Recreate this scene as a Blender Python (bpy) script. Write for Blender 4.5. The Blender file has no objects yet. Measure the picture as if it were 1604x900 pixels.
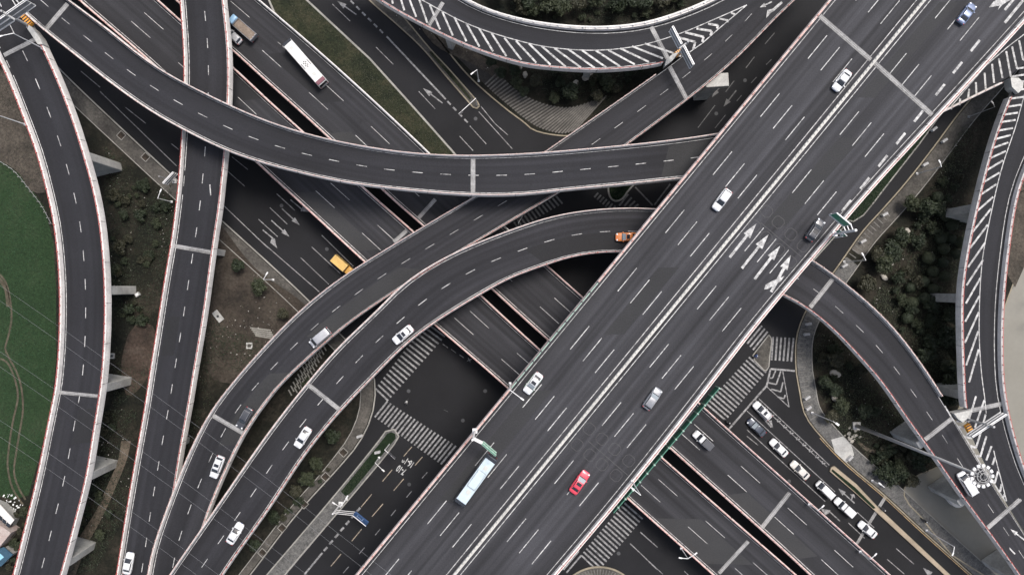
import bpy, bmesh, math, random
from mathutils import Vector, Matrix, Quaternion
import numpy as np

# ------------------------------------------------------------------ camera, sky, sun, exposure
sc = bpy.context.scene
COL = sc.collection
H, FPX = 165.0, 1069.0                      # drone height in metres, focal length in photograph pixels
cam_d = bpy.data.cameras.new('camera'); cam = bpy.data.objects.new('camera', cam_d); COL.objects.link(cam)
cam_d.sensor_width = 36; cam_d.lens = 36 * FPX / 1604; cam_d.clip_start = 1; cam_d.clip_end = 5000
cam.location = (0, 0, H); cam.rotation_euler = (0, 0, 0)
sc.camera = cam
SUN_EL, SUN_AZ = math.radians(63), math.radians(50)     # azimuth from +X towards +Y
w = bpy.data.worlds.new('World'); sc.world = w; w.use_nodes = True
nt = w.node_tree; bg = nt.nodes['Background']
sky = nt.nodes.new('ShaderNodeTexSky'); sky.sky_type = 'NISHITA'; sky.sun_disc = False
sky.sun_elevation = SUN_EL; sky.sun_rotation = math.pi/2 - SUN_AZ
sky.air_density = 1.0; sky.dust_density = 4.0; sky.ozone_density = 1.0
hs = nt.nodes.new('ShaderNodeHueSaturation'); hs.inputs['Saturation'].default_value = .70   # overcast: a greyer sky
nt.links.new(sky.outputs[0], hs.inputs['Color']); nt.links.new(hs.outputs[0], bg.inputs[0]); bg.inputs[1].default_value = 0.13
sd = bpy.data.lights.new('sun', 'SUN'); sd.energy = 2.1; sd.angle = math.radians(20); sd.color = (1, .965, .925)
so = bpy.data.objects.new('sun', sd); COL.objects.link(so)
dv = Vector((math.cos(SUN_EL)*math.cos(SUN_AZ), math.cos(SUN_EL)*math.sin(SUN_AZ), math.sin(SUN_EL)))
so.rotation_euler = dv.to_track_quat('Z', 'Y').to_euler(); so.location = (60, 20, 200)
sc.view_settings.view_transform = 'Standard'; sc.view_settings.look = 'None'
sc.view_settings.exposure = 0.62; sc.view_settings.gamma = 1; sc.view_settings.use_curve_mapping = False
sc.cycles.max_bounces = 5; sc.cycles.diffuse_bounces = 2; sc.cycles.glossy_bounces = 2; sc.cycles.transmission_bounces = 2
sc.cycles.use_denoising = True; sc.cycles.use_adaptive_sampling = True; sc.cycles.adaptive_threshold = .02

# ------------------------------------------------------------------ helpers
rng = random.Random(7)
def W(x, y, z=0.0):
    s = (H - z) / FPX
    return Vector(((x - 802) * s, (450 - y) * s, z))
def mpp(z): return (H - z) / FPX            # metres per photograph pixel at a height

class MB:
    def __init__(s): s.v = []; s.f = []; s.uv = {}
    def quad(s, a, b, c, d):
        n = len(s.v); s.v += [tuple(a), tuple(b), tuple(c), tuple(d)]; s.f.append((n, n+1, n+2, n+3))
    def poly(s, pts):
        n = len(s.v); s.v += [tuple(p) for p in pts]; s.f.append(tuple(range(n, n+len(pts))))
    def box(s, c, sx, sy, sz, rz=0.0, taper=1.0):
        ca, sa = math.cos(rz), math.sin(rz); n = len(s.v)
        for zz, k in ((-.5, 1), (.5, taper)):
            for xx, yy in ((-.5, -.5), (.5, -.5), (.5, .5), (-.5, .5)):
                x, y = xx*sx*k, yy*sy*k
                s.v.append((c[0]+x*ca-y*sa, c[1]+x*sa+y*ca, c[2]+zz*sz))
        s.f += [tuple(n+i for i in q) for q in ((3,2,1,0),(4,5,6,7),(0,1,5,4),(1,2,6,5),(2,3,7,6),(3,0,4,7))]
    def beam(s, a, b, wd, ht=None, up=Vector((0,0,1))):
        a, b = Vector(a), Vector(b); ht = ht or wd
        d = (b-a).normalized(); u = up if abs(d.dot(up)) < .95 else Vector((1,0,0))
        x = d.cross(u).normalized(); y = x.cross(d).normalized(); n = len(s.v)
        for p in (a, b):
            for i, j in ((-.5,-.5),(.5,-.5),(.5,.5),(-.5,.5)): s.v.append(tuple(p + x*wd*i + y*ht*j))
        s.f += [tuple(n+i for i in q) for q in ((0,1,2,3),(7,6,5,4),(4,5,1,0),(5,6,2,1),(6,7,3,2),(7,4,0,3))]
    def tube(s, a, b, r0, r1=None, seg=8, cap=True):
        a, b = Vector(a), Vector(b); r1 = r0 if r1 is None else r1
        d = (b-a).normalized(); u = Vector((0,0,1)) if abs(d.z) < .95 else Vector((1,0,0))
        x = d.cross(u).normalized(); y = x.cross(d).normalized(); n = len(s.v)
        for p, r in ((a, r0), (b, r1)):
            for k in range(seg):
                t = 2*math.pi*k/seg; s.v.append(tuple(p + x*r*math.cos(t) + y*r*math.sin(t)))
        for k in range(seg):
            k2 = (k+1) % seg; s.f.append((n+k, n+k2, n+seg+k2, n+seg+k))
        if cap: s.f += [tuple(n+seg-1-k for k in range(seg)), tuple(n+seg+k for k in range(seg))]
    def prism(s, pts, z0, z1):
        n = len(s.v); m = len(pts)
        s.v += [(p[0], p[1], z0) for p in pts] + [(p[0], p[1], z1) for p in pts]
        s.f.append(tuple(n+m+i for i in range(m))); s.f.append(tuple(n+m-1-i for i in range(m)))
        for i in range(m):
            j = (i+1) % m; s.f.append((n+i, n+j, n+m+j, n+m+i))
    def build(s, name, mat, parent=None, smooth=False, bevel=0.0, tri=False):
        me = bpy.data.meshes.new(name); me.from_pydata(s.v, [], s.f)
        if tri or bevel or any(len(f) > 4 for f in s.f[:3]):
            bm = bmesh.new(); bm.from_mesh(me)
            if bevel:
                bmesh.ops.remove_doubles(bm, verts=bm.verts, dist=1e-5)
                bmesh.ops.bevel(bm, geom=bm.edges[:], offset=bevel, segments=1, affect='EDGES', clamp_overlap=True)
            if tri: bmesh.ops.triangulate(bm, faces=[f for f in bm.faces if len(f.verts) > 4])
            bm.to_mesh(me); bm.free()
        if s.uv:
            L = me.uv_layers.new(name='UVMap')
            for lp in me.loops:
                L.data[lp.index].uv = s.uv.get(lp.vertex_index, (0, 0))
        if smooth:
            for p in me.polygons: p.use_smooth = True
        me.materials.append(mat)
        o = bpy.data.objects.new(name, me); COL.objects.link(o)
        if parent: o.parent = parent; o.matrix_parent_inverse = Matrix.Translation(-Vector(parent.location)) if parent.type == 'EMPTY' and parent.get('_abs') else Matrix()
        return o

def tag(o, label=None, cat=None, group=None, kind=None):
    if label: o['label'] = label
    if cat: o['category'] = cat
    if group: o['group'] = group
    if kind: o['kind'] = kind
    return o
def empty(name, loc=(0,0,0), rz=0.0, absolute=False):
    o = bpy.data.objects.new(name, None); COL.objects.link(o); o.location = loc; o.rotation_euler = (0,0,rz)
    if absolute: o['_abs'] = 1
    return o
def thing(name, label, cat, loc=(0,0,0), rz=0.0, group=None, absolute=False):
    return tag(empty(name, loc, rz, absolute), label, cat, group)
def kids(o): return [c for c in bpy.data.objects if c.parent == o]
def copy_tree(o, parent=None, table=None):
    if table is None:
        table = {}
        for c in bpy.data.objects:
            if c.parent: table.setdefault(c.parent.name, []).append(c)
    c = o.copy(); COL.objects.link(c)
    if parent: c.parent = parent
    for ch in table.get(o.name, []): copy_tree(ch, c, table)
    return c

def crv(pts, n, sm=12):
    """Catmull-Rom through 2-D points, n samples at equal arc length."""
    P = [np.array(p, float) for p in pts]
    P = [2*P[0]-P[1]] + P + [2*P[-1]-P[-2]]
    out = []
    for i in range(1, len(P)-2):
        p0, p1, p2, p3 = P[i-1:i+3]
        t01 = max(np.linalg.norm(p1-p0), 1e-6)**.5; t12 = max(np.linalg.norm(p2-p1), 1e-6)**.5; t23 = max(np.linalg.norm(p3-p2), 1e-6)**.5
        m1 = t12*((p1-p0)/t01-(p2-p0)/(t01+t12)+(p2-p1)/t12); m2 = t12*((p2-p1)/t12-(p3-p1)/(t12+t23)+(p3-p2)/t23)
        for k in range(24):
            t = k/24; out.append((2*t**3-3*t**2+1)*p1+(t**3-2*t**2+t)*m1+(-2*t**3+3*t**2)*p2+(t**3-t**2)*m2)
    out.append(P[-2]); A = np.array(out)
    # a light smoothing takes out the measuring jitter
    for _ in range(sm):
        A[1:-1] = .25*A[:-2]+.5*A[1:-1]+.25*A[2:]
    d = np.r_[0, np.cumsum(np.linalg.norm(np.diff(A, axis=0), axis=1))]
    t = np.linspace(0, d[-1], n)
    return np.c_[np.interp(t, d, A[:,0]), np.interp(t, d, A[:,1])]

# ------------------------------------------------------------------ materials
def newmat(name):
    m = bpy.data.materials.new(name); m.use_nodes = True
    return m, m.node_tree.nodes, m.node_tree.links, m.node_tree.nodes['Principled BSDF']
def plain(name, col, rough=.6, metal=0.0, coat=0.0, noise=0.0, nscale=1.5, spec=.5):
    m, N, L, b = newmat(name)
    b.inputs['Base Color'].default_value = (*col, 1); b.inputs['Roughness'].default_value = rough; b.inputs['Metallic'].default_value = metal
    b.inputs['Coat Weight'].default_value = coat; b.inputs['Coat Roughness'].default_value = .08; b.inputs['Specular IOR Level'].default_value = spec
    if noise:
        tc = N.new('ShaderNodeTexCoord'); n = N.new('ShaderNodeTexNoise'); n.inputs['Scale'].default_value = nscale; n.inputs['Detail'].default_value = 6; n.inputs['Roughness'].default_value = .65
        r = N.new('ShaderNodeMapRange'); r.inputs[1].default_value = .3; r.inputs[2].default_value = .7; r.inputs[3].default_value = 1-noise; r.inputs[4].default_value = 1+noise*.35
        mx = N.new('ShaderNodeMix'); mx.data_type = 'RGBA'; mx.blend_type = 'MULTIPLY'; mx.inputs[0].default_value = 1; mx.inputs[6].default_value = (*col, 1)
        L.new(tc.outputs['Object'], n.inputs['Vector']); L.new(n.outputs[0], r.inputs[0]); L.new(r.outputs[0], mx.inputs[7]); L.new(mx.outputs[2], b.inputs['Base Color'])
    return m
def mulchain(N, L, col, facs):
    last = None
    for f in facs:
        mx = N.new('ShaderNodeMix'); mx.data_type = 'RGBA'; mx.blend_type = 'MULTIPLY'; mx.inputs[0].default_value = 1
        if last is None: mx.inputs[6].default_value = (*col, 1)
        else: L.new(last, mx.inputs[6])
        L.new(f, mx.inputs[7]); last = mx.outputs[2]
    return last
def rangenode(N, L, src, a, b, c, d):
    r = N.new('ShaderNodeMapRange'); r.inputs[1].default_value = a; r.inputs[2].default_value = b; r.inputs[3].default_value = c; r.inputs[4].default_value = d
    L.new(src, r.inputs[0]); return r.outputs[0]
def noise(N, L, vec, scale, detail=4, rough=.6, sc3=None):
    n = N.new('ShaderNodeTexNoise'); n.inputs['Scale'].default_value = scale; n.inputs['Detail'].default_value = detail; n.inputs['Roughness'].default_value = rough
    if sc3:
        mp = N.new('ShaderNodeMapping'); mp.inputs['Scale'].default_value = sc3; L.new(vec, mp.inputs[0]); vec = mp.outputs[0]
    L.new(vec, n.inputs['Vector']); return n.outputs[0]
def asphalt(name, col, streak=.25, blotch=.22, uv=True, grain=.35):
    m, N, L, b = newmat(name); tc = N.new('ShaderNodeTexCoord')
    v = tc.outputs['UV'] if uv else tc.outputs['Object']; ob = tc.outputs['Object']
    f = [rangenode(N, L, noise(N, L, ob, .045, 5, .6), .3, .7, 1-blotch, 1+blotch),
         rangenode(N, L, noise(N, L, ob, 4.0, 3, .7), .2, .8, 1-grain, 1+grain)]
    if uv:
        f.append(rangenode(N, L, noise(N, L, v, 1.0, 3, .55, (.55, .006, 1)), .33, .67, 1-streak*.6, 1+streak*.6))
        f.append(rangenode(N, L, noise(N, L, v, 1.0, 3, .6, (1.0, .012, 1)), .3, .7, 1-streak*.3, 1+streak*.3))
        # wheel paths: a soft band twice a lane
        sx = N.new('ShaderNodeSeparateXYZ'); L.new(v, sx.inputs[0])
        mu = N.new('ShaderNodeMath'); mu.operation = 'MULTIPLY'; mu.inputs[1].default_value = 2*math.pi/1.75; L.new(sx.outputs[0], mu.inputs[0])
        sn = N.new('ShaderNodeMath'); sn.operation = 'SINE'; L.new(mu.outputs[0], sn.inputs[0])
        f.append(rangenode(N, L, sn.outputs[0], -1, 1, 1-streak*.16, 1+streak*.16))
    if uv: f.append(rangenode(N, L, noise(N, L, v, 1.0, 2, .5, (.28, .008, 1)), .35, .65, 1-streak*.8, 1+streak*.8))
    # cracks sealed with bitumen, oil drips
    f.append(rangenode(N, L, noise(N, L, ob, .35, 6, .7), .62, .74, 1, .78))
    L.new(mulchain(N, L, col, f), b.inputs['Base Color']); b.inputs['Roughness'].default_value = .82; b.inputs['Specular IOR Level'].default_value = .3
    bp = N.new('ShaderNodeBump'); bp.inputs['Strength'].default_value = .25; bp.inputs['Distance'].default_value = .02
    L.new(noise(N, L, ob, 25, 2), bp.inputs['Height']); L.new(bp.outputs[0], b.inputs['Normal'])
    return m
def paint(name, col, under=(.04,.04,.042), wear=.5, scale=1.3):
    m, N, L, b = newmat(name); tc = N.new('ShaderNodeTexCoord')
    fac = rangenode(N, L, noise(N, L, tc.outputs['Object'], scale, 7, .75), wear-.12, wear+.16, 0, 1)
    big = rangenode(N, L, noise(N, L, tc.outputs['Object'], .12, 2, .5), .35, .65, .75, 1)
    mm = N.new('ShaderNodeMath'); mm.operation = 'MULTIPLY'; L.new(fac, mm.inputs[0]); L.new(big, mm.inputs[1])
    mx = N.new('ShaderNodeMix'); mx.data_type = 'RGBA'; mx.inputs[6].default_value = (*under, 1); mx.inputs[7].default_value = (*col, 1)
    L.new(mm.outputs[0], mx.inputs[0]); L.new(mx.outputs[2], b.inputs['Base Color']); b.inputs['Roughness'].default_value = .7
    return m
def blend(name, cols, scale, detail=6, rough=.65, grain=.35, gscale=3.0, lo=.32, hi=.68, bump=.0, rg=.9):
    """several natural colours mixed by noise"""
    m, N, L, b = newmat(name); tc = N.new('ShaderNodeTexCoord')
    cr = N.new('ShaderNodeValToRGB'); e = cr.color_ramp.elements
    for i, c in enumerate(cols):
        p = lo + (hi-lo)*i/(len(cols)-1)
        el = e[0] if i == 0 else (e[1] if i == 1 else e.new(p)); el.position = p; el.color = (*c, 1)
    L.new(noise(N, L, tc.outputs['Object'], scale, detail, rough), cr.inputs[0])
    g = rangenode(N, L, noise(N, L, tc.outputs['Object'], gscale, 4, .7), .25, .75, 1-grain, 1+grain)
    mx = N.new('ShaderNodeMix'); mx.data_type = 'RGBA'; mx.blend_type = 'MULTIPLY'; mx.inputs[0].default_value = 1
    L.new(cr.outputs[0], mx.inputs[6]); L.new(g, mx.inputs[7]); L.new(mx.outputs[2], b.inputs['Base Color']); b.inputs['Roughness'].default_value = rg
    b.inputs['Specular IOR Level'].default_value = .2
    if bump:
        bp = N.new('ShaderNodeBump'); bp.inputs['Strength'].default_value = 1; bp.inputs['Distance'].default_value = bump
        L.new(noise(N, L, tc.outputs['Object'], gscale, 4, .7), bp.inputs['Height']); L.new(bp.outputs[0], b.inputs['Normal'])
    return m
def concrete(name, col, stain=.35, pink=None):
    m, N, L, b = newmat(name); tc = N.new('ShaderNodeTexCoord'); ob = tc.outputs['Object']
    f = [rangenode(N, L, noise(N, L, ob, .25, 6, .7), .3, .7, 1-stain, 1.08), rangenode(N, L, noise(N, L, ob, 2.5, 6, .75), .3, .75, 1-stain*.8, 1.08)]
    out = mulchain(N, L, col, f)
    if pink:
        mx = N.new('ShaderNodeMix'); mx.data_type = 'RGBA'; mx.inputs[7].default_value = (*pink, 1)
        L.new(rangenode(N, L, noise(N, L, ob, .9, 5, .7), .40, .62, 0, .75), mx.inputs[0]); L.new(out, mx.inputs[6]); out = mx.outputs[2]
    L.new(out, b.inputs['Base Color']); b.inputs['Roughness'].default_value = .85
    return m
def leafmat(name, c0, c1):
    m, N, L, b = newmat(name); g = N.new('ShaderNodeNewGeometry')
    tc = N.new('ShaderNodeTexCoord')
    mx = N.new('ShaderNodeMix'); mx.data_type = 'RGBA'; mx.inputs[6].default_value = (*c0, 1); mx.inputs[7].default_value = (*c1, 1)
    a = N.new('ShaderNodeMath'); a.operation = 'MULTIPLY_ADD'; a.inputs[1].default_value = .55
    L.new(g.outputs['Random Per Island'], a.inputs[0]); L.new(rangenode(N, L, noise(N, L, tc.outputs['Object'], .7, 3), .3, .7, 0, .45), a.inputs[2])
    L.new(a.outputs[0], mx.inputs[0]); L.new(mx.outputs[2], b.inputs['Base Color']); b.inputs['Roughness'].default_value = .6; b.inputs['Specular IOR Level'].default_value = .25
    return m

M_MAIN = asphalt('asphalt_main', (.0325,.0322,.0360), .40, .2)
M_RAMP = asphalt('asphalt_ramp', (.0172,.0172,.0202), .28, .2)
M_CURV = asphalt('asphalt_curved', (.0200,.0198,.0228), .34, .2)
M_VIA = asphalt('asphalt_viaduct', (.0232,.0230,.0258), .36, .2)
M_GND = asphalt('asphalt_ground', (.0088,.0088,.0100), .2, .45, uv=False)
M_WHITE = paint('white_paint', (.55,.54,.525), wear=.42)
M_WHITE2 = paint('worn_white_paint', (.34,.33,.325), wear=.46)
M_BEIGE = paint('yellowed_paint', (.42,.34,.25), wear=.42)
M_YEL = paint('yellow_paint', (.42,.29,.13), wear=.42)
M_FAINT = paint('faint_line', (.066,.064,.064), under=(.033,.033,.035), wear=.47)
M_PAR = concrete('parapet_concrete', (.78,.74,.70), .30)
M_PARP = concrete('pink_parapet_concrete', (.76,.69,.65), .22, (.62,.42,.37))
M_CONC = concrete('pier_concrete', (.52,.51,.48), .4)
M_SLAB = concrete('girder_concrete', (.40,.39,.37), .35)
M_JOINT = concrete('joint_concrete', (.42,.41,.40), .75)
M_RED = plain('red_rail_paint', (.42,.085,.07), .5, noise=.3)
M_PINK = plain('faded_red_rail_paint', (.48,.20,.165), .6, noise=.3)
M_WRAIL = plain('white_rail_paint', (.62,.60,.58), .5, noise=.25)
M_BLUSH = plain('weathered_pink_rail_paint', (.58,.40,.36), .5, noise=.3)
M_GREEN = plain('green_screen_paint', (.05,.17,.115), .5, noise=.3)
M_LGREEN = plain('pale_green_paint', (.30,.42,.35), .5, noise=.3)
M_KERB = concrete('kerb_stone', (.33,.315,.285), .4)
M_KERBY = concrete('yellow_kerb_stone', (.31,.265,.19), .4)
M_SOIL = blend('bare_soil', [(.014,.0125,.010),(.034,.027,.021),(.060,.047,.035)], .09, 8, .7, .5, 1.2, bump=.15)
M_SOILG = blend('weedy_soil', [(.005,.0065,.0045),(.013,.0125,.0085),(.034,.028,.021)], .13, 8, .7, .55, 1.4, bump=.2)
M_GRASS = blend('verge_grass', [(.007,.011,.006),(.020,.023,.012),(.042,.038,.022)], .16, 8, .75, .65, 2.2, bump=.12)
M_FIELD = blend('crop_field', [(.0120,.0250,.0100),(.0165,.034,.0130),(.029,.043,.021)], .035, 9, .8, .5, 2.2, bump=.15)
M_TRACK = blend('dirt_track', [(.045,.038,.025),(.10,.085,.062)], .8, 6, .7, .4, 3)
M_HEDGE = blend('low_hedge', [(.006,.013,.006),(.013,.024,.010)], .6, 6, .7, .5, 4, bump=.2)
M_PAVE = blend('grey_pavement', [(.040,.037,.034),(.068,.063,.056),(.115,.105,.092)], .15, 8, .7, .45, 2.0)
M_COB = blend('cobble_strip', [(.05,.05,.049),(.10,.098,.094),(.15,.145,.135)], .7, 8, .8, .55, 3.5)
M_BARE = blend('dry_bank', [(.03,.027,.022),(.062,.052,.042),(.085,.073,.058)], .16, 8, .7, .5, 2.0, bump=.15)
M_PATH = blend('dirt_path', [(.05,.04,.03),(.13,.105,.08)], .35, 7, .7, .4, 2)
M_METAL = plain('galvanised_steel', (.36,.355,.35), .65, .0, noise=.25)
M_LAMPW = plain('white_lamp_paint', (.68,.67,.66), .4)
M_DARK = plain('dark_metal', (.03,.03,.033), .5)
M_ORANGE = plain('orange_cushion', (.62,.27,.03), .5)
M_LEAF = [leafmat('leaf_dark', (.0105,.0150,.0085), (.036,.047,.025)), leafmat('leaf_mid', (.016,.022,.012), (.054,.062,.033)), leafmat('leaf_dull', (.021,.022,.014), (.058,.056,.034))]
M_BARK = plain('bark', (.06,.045,.035), .9, noise=.3)
M_ROCK = plain('pale_rock', (.40,.37,.32), .9, noise=.45, nscale=.8)
# ------------------------------------------------------------------ decks
JIT = [0]
def dash(mb, a, b, wd, z):
    JIT[0] += 1; z += (JIT[0] % 7)*.0009
    a, b = Vector(a), Vector(b); d = (b-a); d.z = 0; d.normalize(); n = Vector((-d.y, d.x, 0))*wd/2
    mb.quad((*(a-n).xy, z), (*(b-n).xy, z), (*(b+n).xy, z), (*(a+n).xy, z))
def pdash(mb, a, b, wd, z): dash(mb, W(*a, z), W(*b, z), wd, z)
def arrow(mb, tail, tip, z, wd=.22, head=1.0, frac=.42):
    """road arrow from photograph-measured tail and tip"""
    JIT[0] += 1; z += .002+(JIT[0] % 5)*.0009; a, b = W(*tail, z), W(*tip, z); d = (b-a); Ln = d.length; d.normalize(); n = Vector((-d.y, d.x, 0)); c = a + d*Ln*(1-frac)
    mb.quad(a-n*wd/2, c-n*wd/2, c+n*wd/2, a+n*wd/2)
    mb.poly([c-n*head/2, b, c+n*head/2])
def ppoly(mb, pts, z): z += .009; mb.poly([W(*p, z) for p in pts])

def toward(pts, z): k = 1-1.3/(H-z); return [(802+(x-802)*k, 450+(y-450)*k) for x, y in pts]
def sdash(deck, mb, a, b, wd, off=.03):
    a, b = np.array(a, float), np.array(b, float); k = max(1, int(np.linalg.norm(b-a)/8)); pr = None
    A0, B0 = W(*a, deck.zi(a)), W(*b, deck.zi(b)); d = B0-A0; d.z = 0; d.normalize(); n = Vector((-d.y, d.x, 0))*wd/2
    for j in range(k+1):
        q = a+(b-a)*j/k; p = W(*q, deck.zi(q)+off)
        if pr is not None: mb.quad(pr-n, p-n, p+n, pr+n)
        pr = p
class Deck:
    def __init__(s, name, label, cat, Lp, Rp, zs, mat, n=110, step=None):
        s.n = n; L, R = crv(Lp, n, 160), crv(Rp, n, 160)
        t = np.linspace(0, 1, n); z = np.interp(t, [a for a, _ in zs], [b for _, b in zs])
        for _ in range(30): z[1:-1] = .25*z[:-2]+.5*z[1:-1]+.25*z[2:]
        s.z = z; s.pl = L; s.pr = R; s.pc = (L+R)/2
        s.L = np.array([W(*L[i], z[i]) for i in range(n)]); s.R = np.array([W(*R[i], z[i]) for i in range(n)])
        s.C = (s.L+s.R)/2; s.S = np.r_[0, np.cumsum(np.linalg.norm(np.diff(s.C, axis=0), axis=1))]
        c = s.C[n//2]
        s.root = thing(name, label, cat, (float(c[0]), float(c[1]), 0), absolute=True)
        s.marks = MB(); s.beige = MB()
        lat = s.R - s.L; s.wd = np.linalg.norm(lat[:, :2], axis=1); s.nr = lat/np.linalg.norm(lat, axis=1)[:, None]
        s.ext = .10
        m = MB()
        for i in range(n):
            for k in range(7):
                f = k/6; p = s.L[i]*(1-f)+s.R[i]*f; idx = len(m.v); m.v.append((p[0], p[1], p[2]+.005)); m.uv[idx] = (f*s.wd[i], s.S[i])
        for i in range(n-1):
            for k in range(6): a = i*7+k; m.f.append((a, a+1, a+8, a+7))
        m.build('asphalt_deck', mat, s.root)
        m = MB(); e = s.ext
        for i in range(n):
            w_ = s.wd[i]
            for u, dz in ((-e+.1, -.03), (w_+e-.1, -.03), (w_+e-.1, -.55), (w_*.86, -.75), (w_*.76, -2.1), (w_*.24, -2.1), (w_*.14, -.75), (-e+.1, -.55)):
                p = s.L[i]+s.nr[i]*u; m.v.append((p[0], p[1], p[2]+dz))
        for i in range(n-1):
            for k in range(8): a, b = i*8+k, i*8+(k+1) % 8; m.f.append((a, a+8, b+8, b))
        m.f += [tuple(range(8)), tuple(range((n-1)*8+7, (n-1)*8-1, -1))]
        m.build('box_girder', M_SLAB, s.root)
    def near(s, px):
        d = np.linalg.norm(s.pc-np.array(px), axis=1); return int(d.argmin())
    def at(s, S, f, dz=.012):
        L = np.array([np.interp(S, s.S, s.L[:, k]) for k in range(3)]); R = np.array([np.interp(S, s.S, s.R[:, k]) for k in range(3)])
        return Vector(L*(1-f)+R*f+np.array([0, 0, dz]))
    def strip(s, S0, S1, f, wd, mb=None, off=0.0, side=None, dz=.012):
        """a painted line along the deck between stations; off = metres from an edge when side is 0 or 1"""
        mb = mb or s.marks; k = max(2, int((S1-S0)/4)+2); pr = None
        for j in range(k):
            S = S0+(S1-S0)*j/(k-1); ww = np.interp(S, s.S, s.wd)
            ff = f if side is None else (off/ww if side == 0 else 1-off/ww)
            a, b = s.at(S, ff-wd/2/ww, dz), s.at(S, ff+wd/2/ww, dz)
            if pr: mb.quad(pr[0], a, b, pr[1])
            pr = (a, b)
    def dashes(s, f, ln, per, ph=0.0, wd=.17, S0=None, S1=None):
        S = (S0 or 0)+ph
        while S < (S1 or s.S[-1])-ln: s.strip(S, S+ln, f, wd); S += per
    def edge(s, side, off=.45, wd=.16, S0=0, S1=None): s.strip(S0, S1 or s.S[-1], 0, wd, off=off, side=side)
    def parapet(s, side, a=None, b=None, mat=None, h=1.0, rail=True, rmat=None, step=2.0, postw=.17, both=False, name='parapet', wide=.42):
        i0 = 0 if a is None else s.near(a); i1 = s.n-1 if b is None else s.near(b)
        if i0 > i1: i0, i1 = i1, i0
        E = s.L if side == 0 else s.R; sg = -1 if side == 0 else 1
        m = MB(); prof = ((0, -.02), (.10, h), (.10+wide-.08, h), (wide+.13, -.1), (wide+.13, -.75), (0, -.75))
        for i in range(i0, i1+1):
            for u, dz in prof:
                p = E[i]+s.nr[i]*u*sg; m.v.append((p[0], p[1], p[2]+dz))
        K = len(prof)
        for i in range(i1-i0):
            for k in range(K):
                q = (i*K+k, i*K+(k+1) % K, (i+1)*K+(k+1) % K, (i+1)*K+k); m.f.append(q if sg > 0 else q[::-1])
        m.f += [tuple(range(K)), tuple(range((i1-i0+1)*K-1, (i1-i0)*K-1, -1))]
        po = m.build(name, mat or M_PAR, s.root)
        sm = MB(); S = s.S[i0]+4
        while S < s.S[i1]-1:
            c = Vector([np.interp(S, s.S, E[:, k]) for k in range(3)]); nn = Vector([np.interp(S, s.S, s.nr[:, k]) for k in range(3)])*sg
            i = int(np.searchsorted(s.S, S)); d = s.C[min(i, s.n-1)]-s.C[i-1]; rz = math.atan2(d[1], d[0])
            sm.box(c+nn*(.06+wide/2)+Vector((0,0,h-.3)), .07, wide-.02, .62, rz); sm.box(c+nn*(wide+.10)+Vector((0,0,h/2-.35)), .07, .10, h+.5, rz); S += 9.0
        if sm.v: sm.build('panel_joints', M_SEAM, po)
        if rail:
            r = MB(); u = wide*.5+.06; zt = h+.34; pv = None
            for i in range(i0, i1+1):
                p = Vector(E[i]+s.nr[i]*u*sg)
                if pv is not None:
                    r.beam(pv+Vector((0,0,zt)), p+Vector((0,0,zt)), .07, .06); r.beam(pv+Vector((0,0,h+.16)), p+Vector((0,0,h+.16)), .04, .05)
                pv = p
            S = s.S[i0]+.5
            while S < s.S[i1]:
                c = Vector([np.interp(S, s.S, E[:, k]+s.nr[:, k]*u*sg) for k in range(3)])
                i = int(np.searchsorted(s.S, S)); d = s.C[min(i, s.n-1)]-s.C[i-1]
                r.box(c+Vector((0,0,h+.19)), postw, postw*1.2, .40, math.atan2(d[1], d[0])); S += step
            r.build('railing', rmat or M_RED, s.root)
        return po
    def joint(s, pa, pb, wd=1.0, mat=None, z=None):
        """expansion joint between two points of the photograph on the deck"""
        a0, b0 = np.array(pa, float), np.array(pb, float); P = []
        for k in range(9):
            q = a0+(b0-a0)*k/8; zz = s.zi(q) if z is None else z; P.append(W(q[0], q[1], zz))
        d = (P[-1]-P[0]); d.z = 0; d.normalize(); n = Vector((-d.y, d.x, 0))
        def ribbon(m, u0, u1, dz):
            for p, q in zip(P, P[1:]): m.quad(p+n*u0+Vector((0,0,dz)), p+n*u1+Vector((0,0,dz)), q+n*u1+Vector((0,0,dz)), q+n*u0+Vector((0,0,dz)))
        m = MB(); ribbon(m, -wd/2, wd/2, .026); o = m.build('expansion_joint', mat or M_JOINT, s.root)
        m2 = MB(); ribbon(m2, -.05, .05, .034); ribbon(m2, .24, .30, .034); m2.build('steel_seam', M_METAL, o)
    def zi(s, q):
        q = np.array(q, float); e = s.pr-s.pl; r = q-s.pl; c = (e[:,0]*r[:,1]-e[:,1]*r[:,0])/np.linalg.norm(e, axis=1)
        k = np.where(np.sign(c[:-1]) != np.sign(c[1:]))[0]
        if len(k) == 0: return float(s.z[s.near(q)])
        k = k[np.argmin(np.abs(k-s.near(q)))]; t = abs(c[k])/(abs(c[k])+abs(c[k+1])+1e-9)
        return float(s.z[k]*(1-t)+s.z[k+1]*t)
    def pier(s, px, thick=2.0, f0=-.03, f1=1.03, ztop=-.56, taper=True):
        i = min(max(s.near(px), 1), s.n-2); z = s.z[i]; d = s.C[i+1]-s.C[i-1]; rz = math.atan2(d[1], d[0])
        a, b = s.L[i]*(1-f0)+s.R[i]*f0, s.L[i]*(1-f1)+s.R[i]*f1; c = (a+b)/2; wd = np.linalg.norm((b-a)[:2])
        m = MB(); dd = Vector((math.cos(rz), math.sin(rz), 0)); nn = Vector((-dd.y, dd.x, 0)); c = Vector(c)
        prof = [(-wd/2, z+ztop), (wd/2, z+ztop), (wd/2, z+ztop-1.5), (wd/2*.94, -.3), (-wd/2*.94, -.3), (-wd/2, z+ztop-1.5)]
        n0 = len(m.v)
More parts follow.
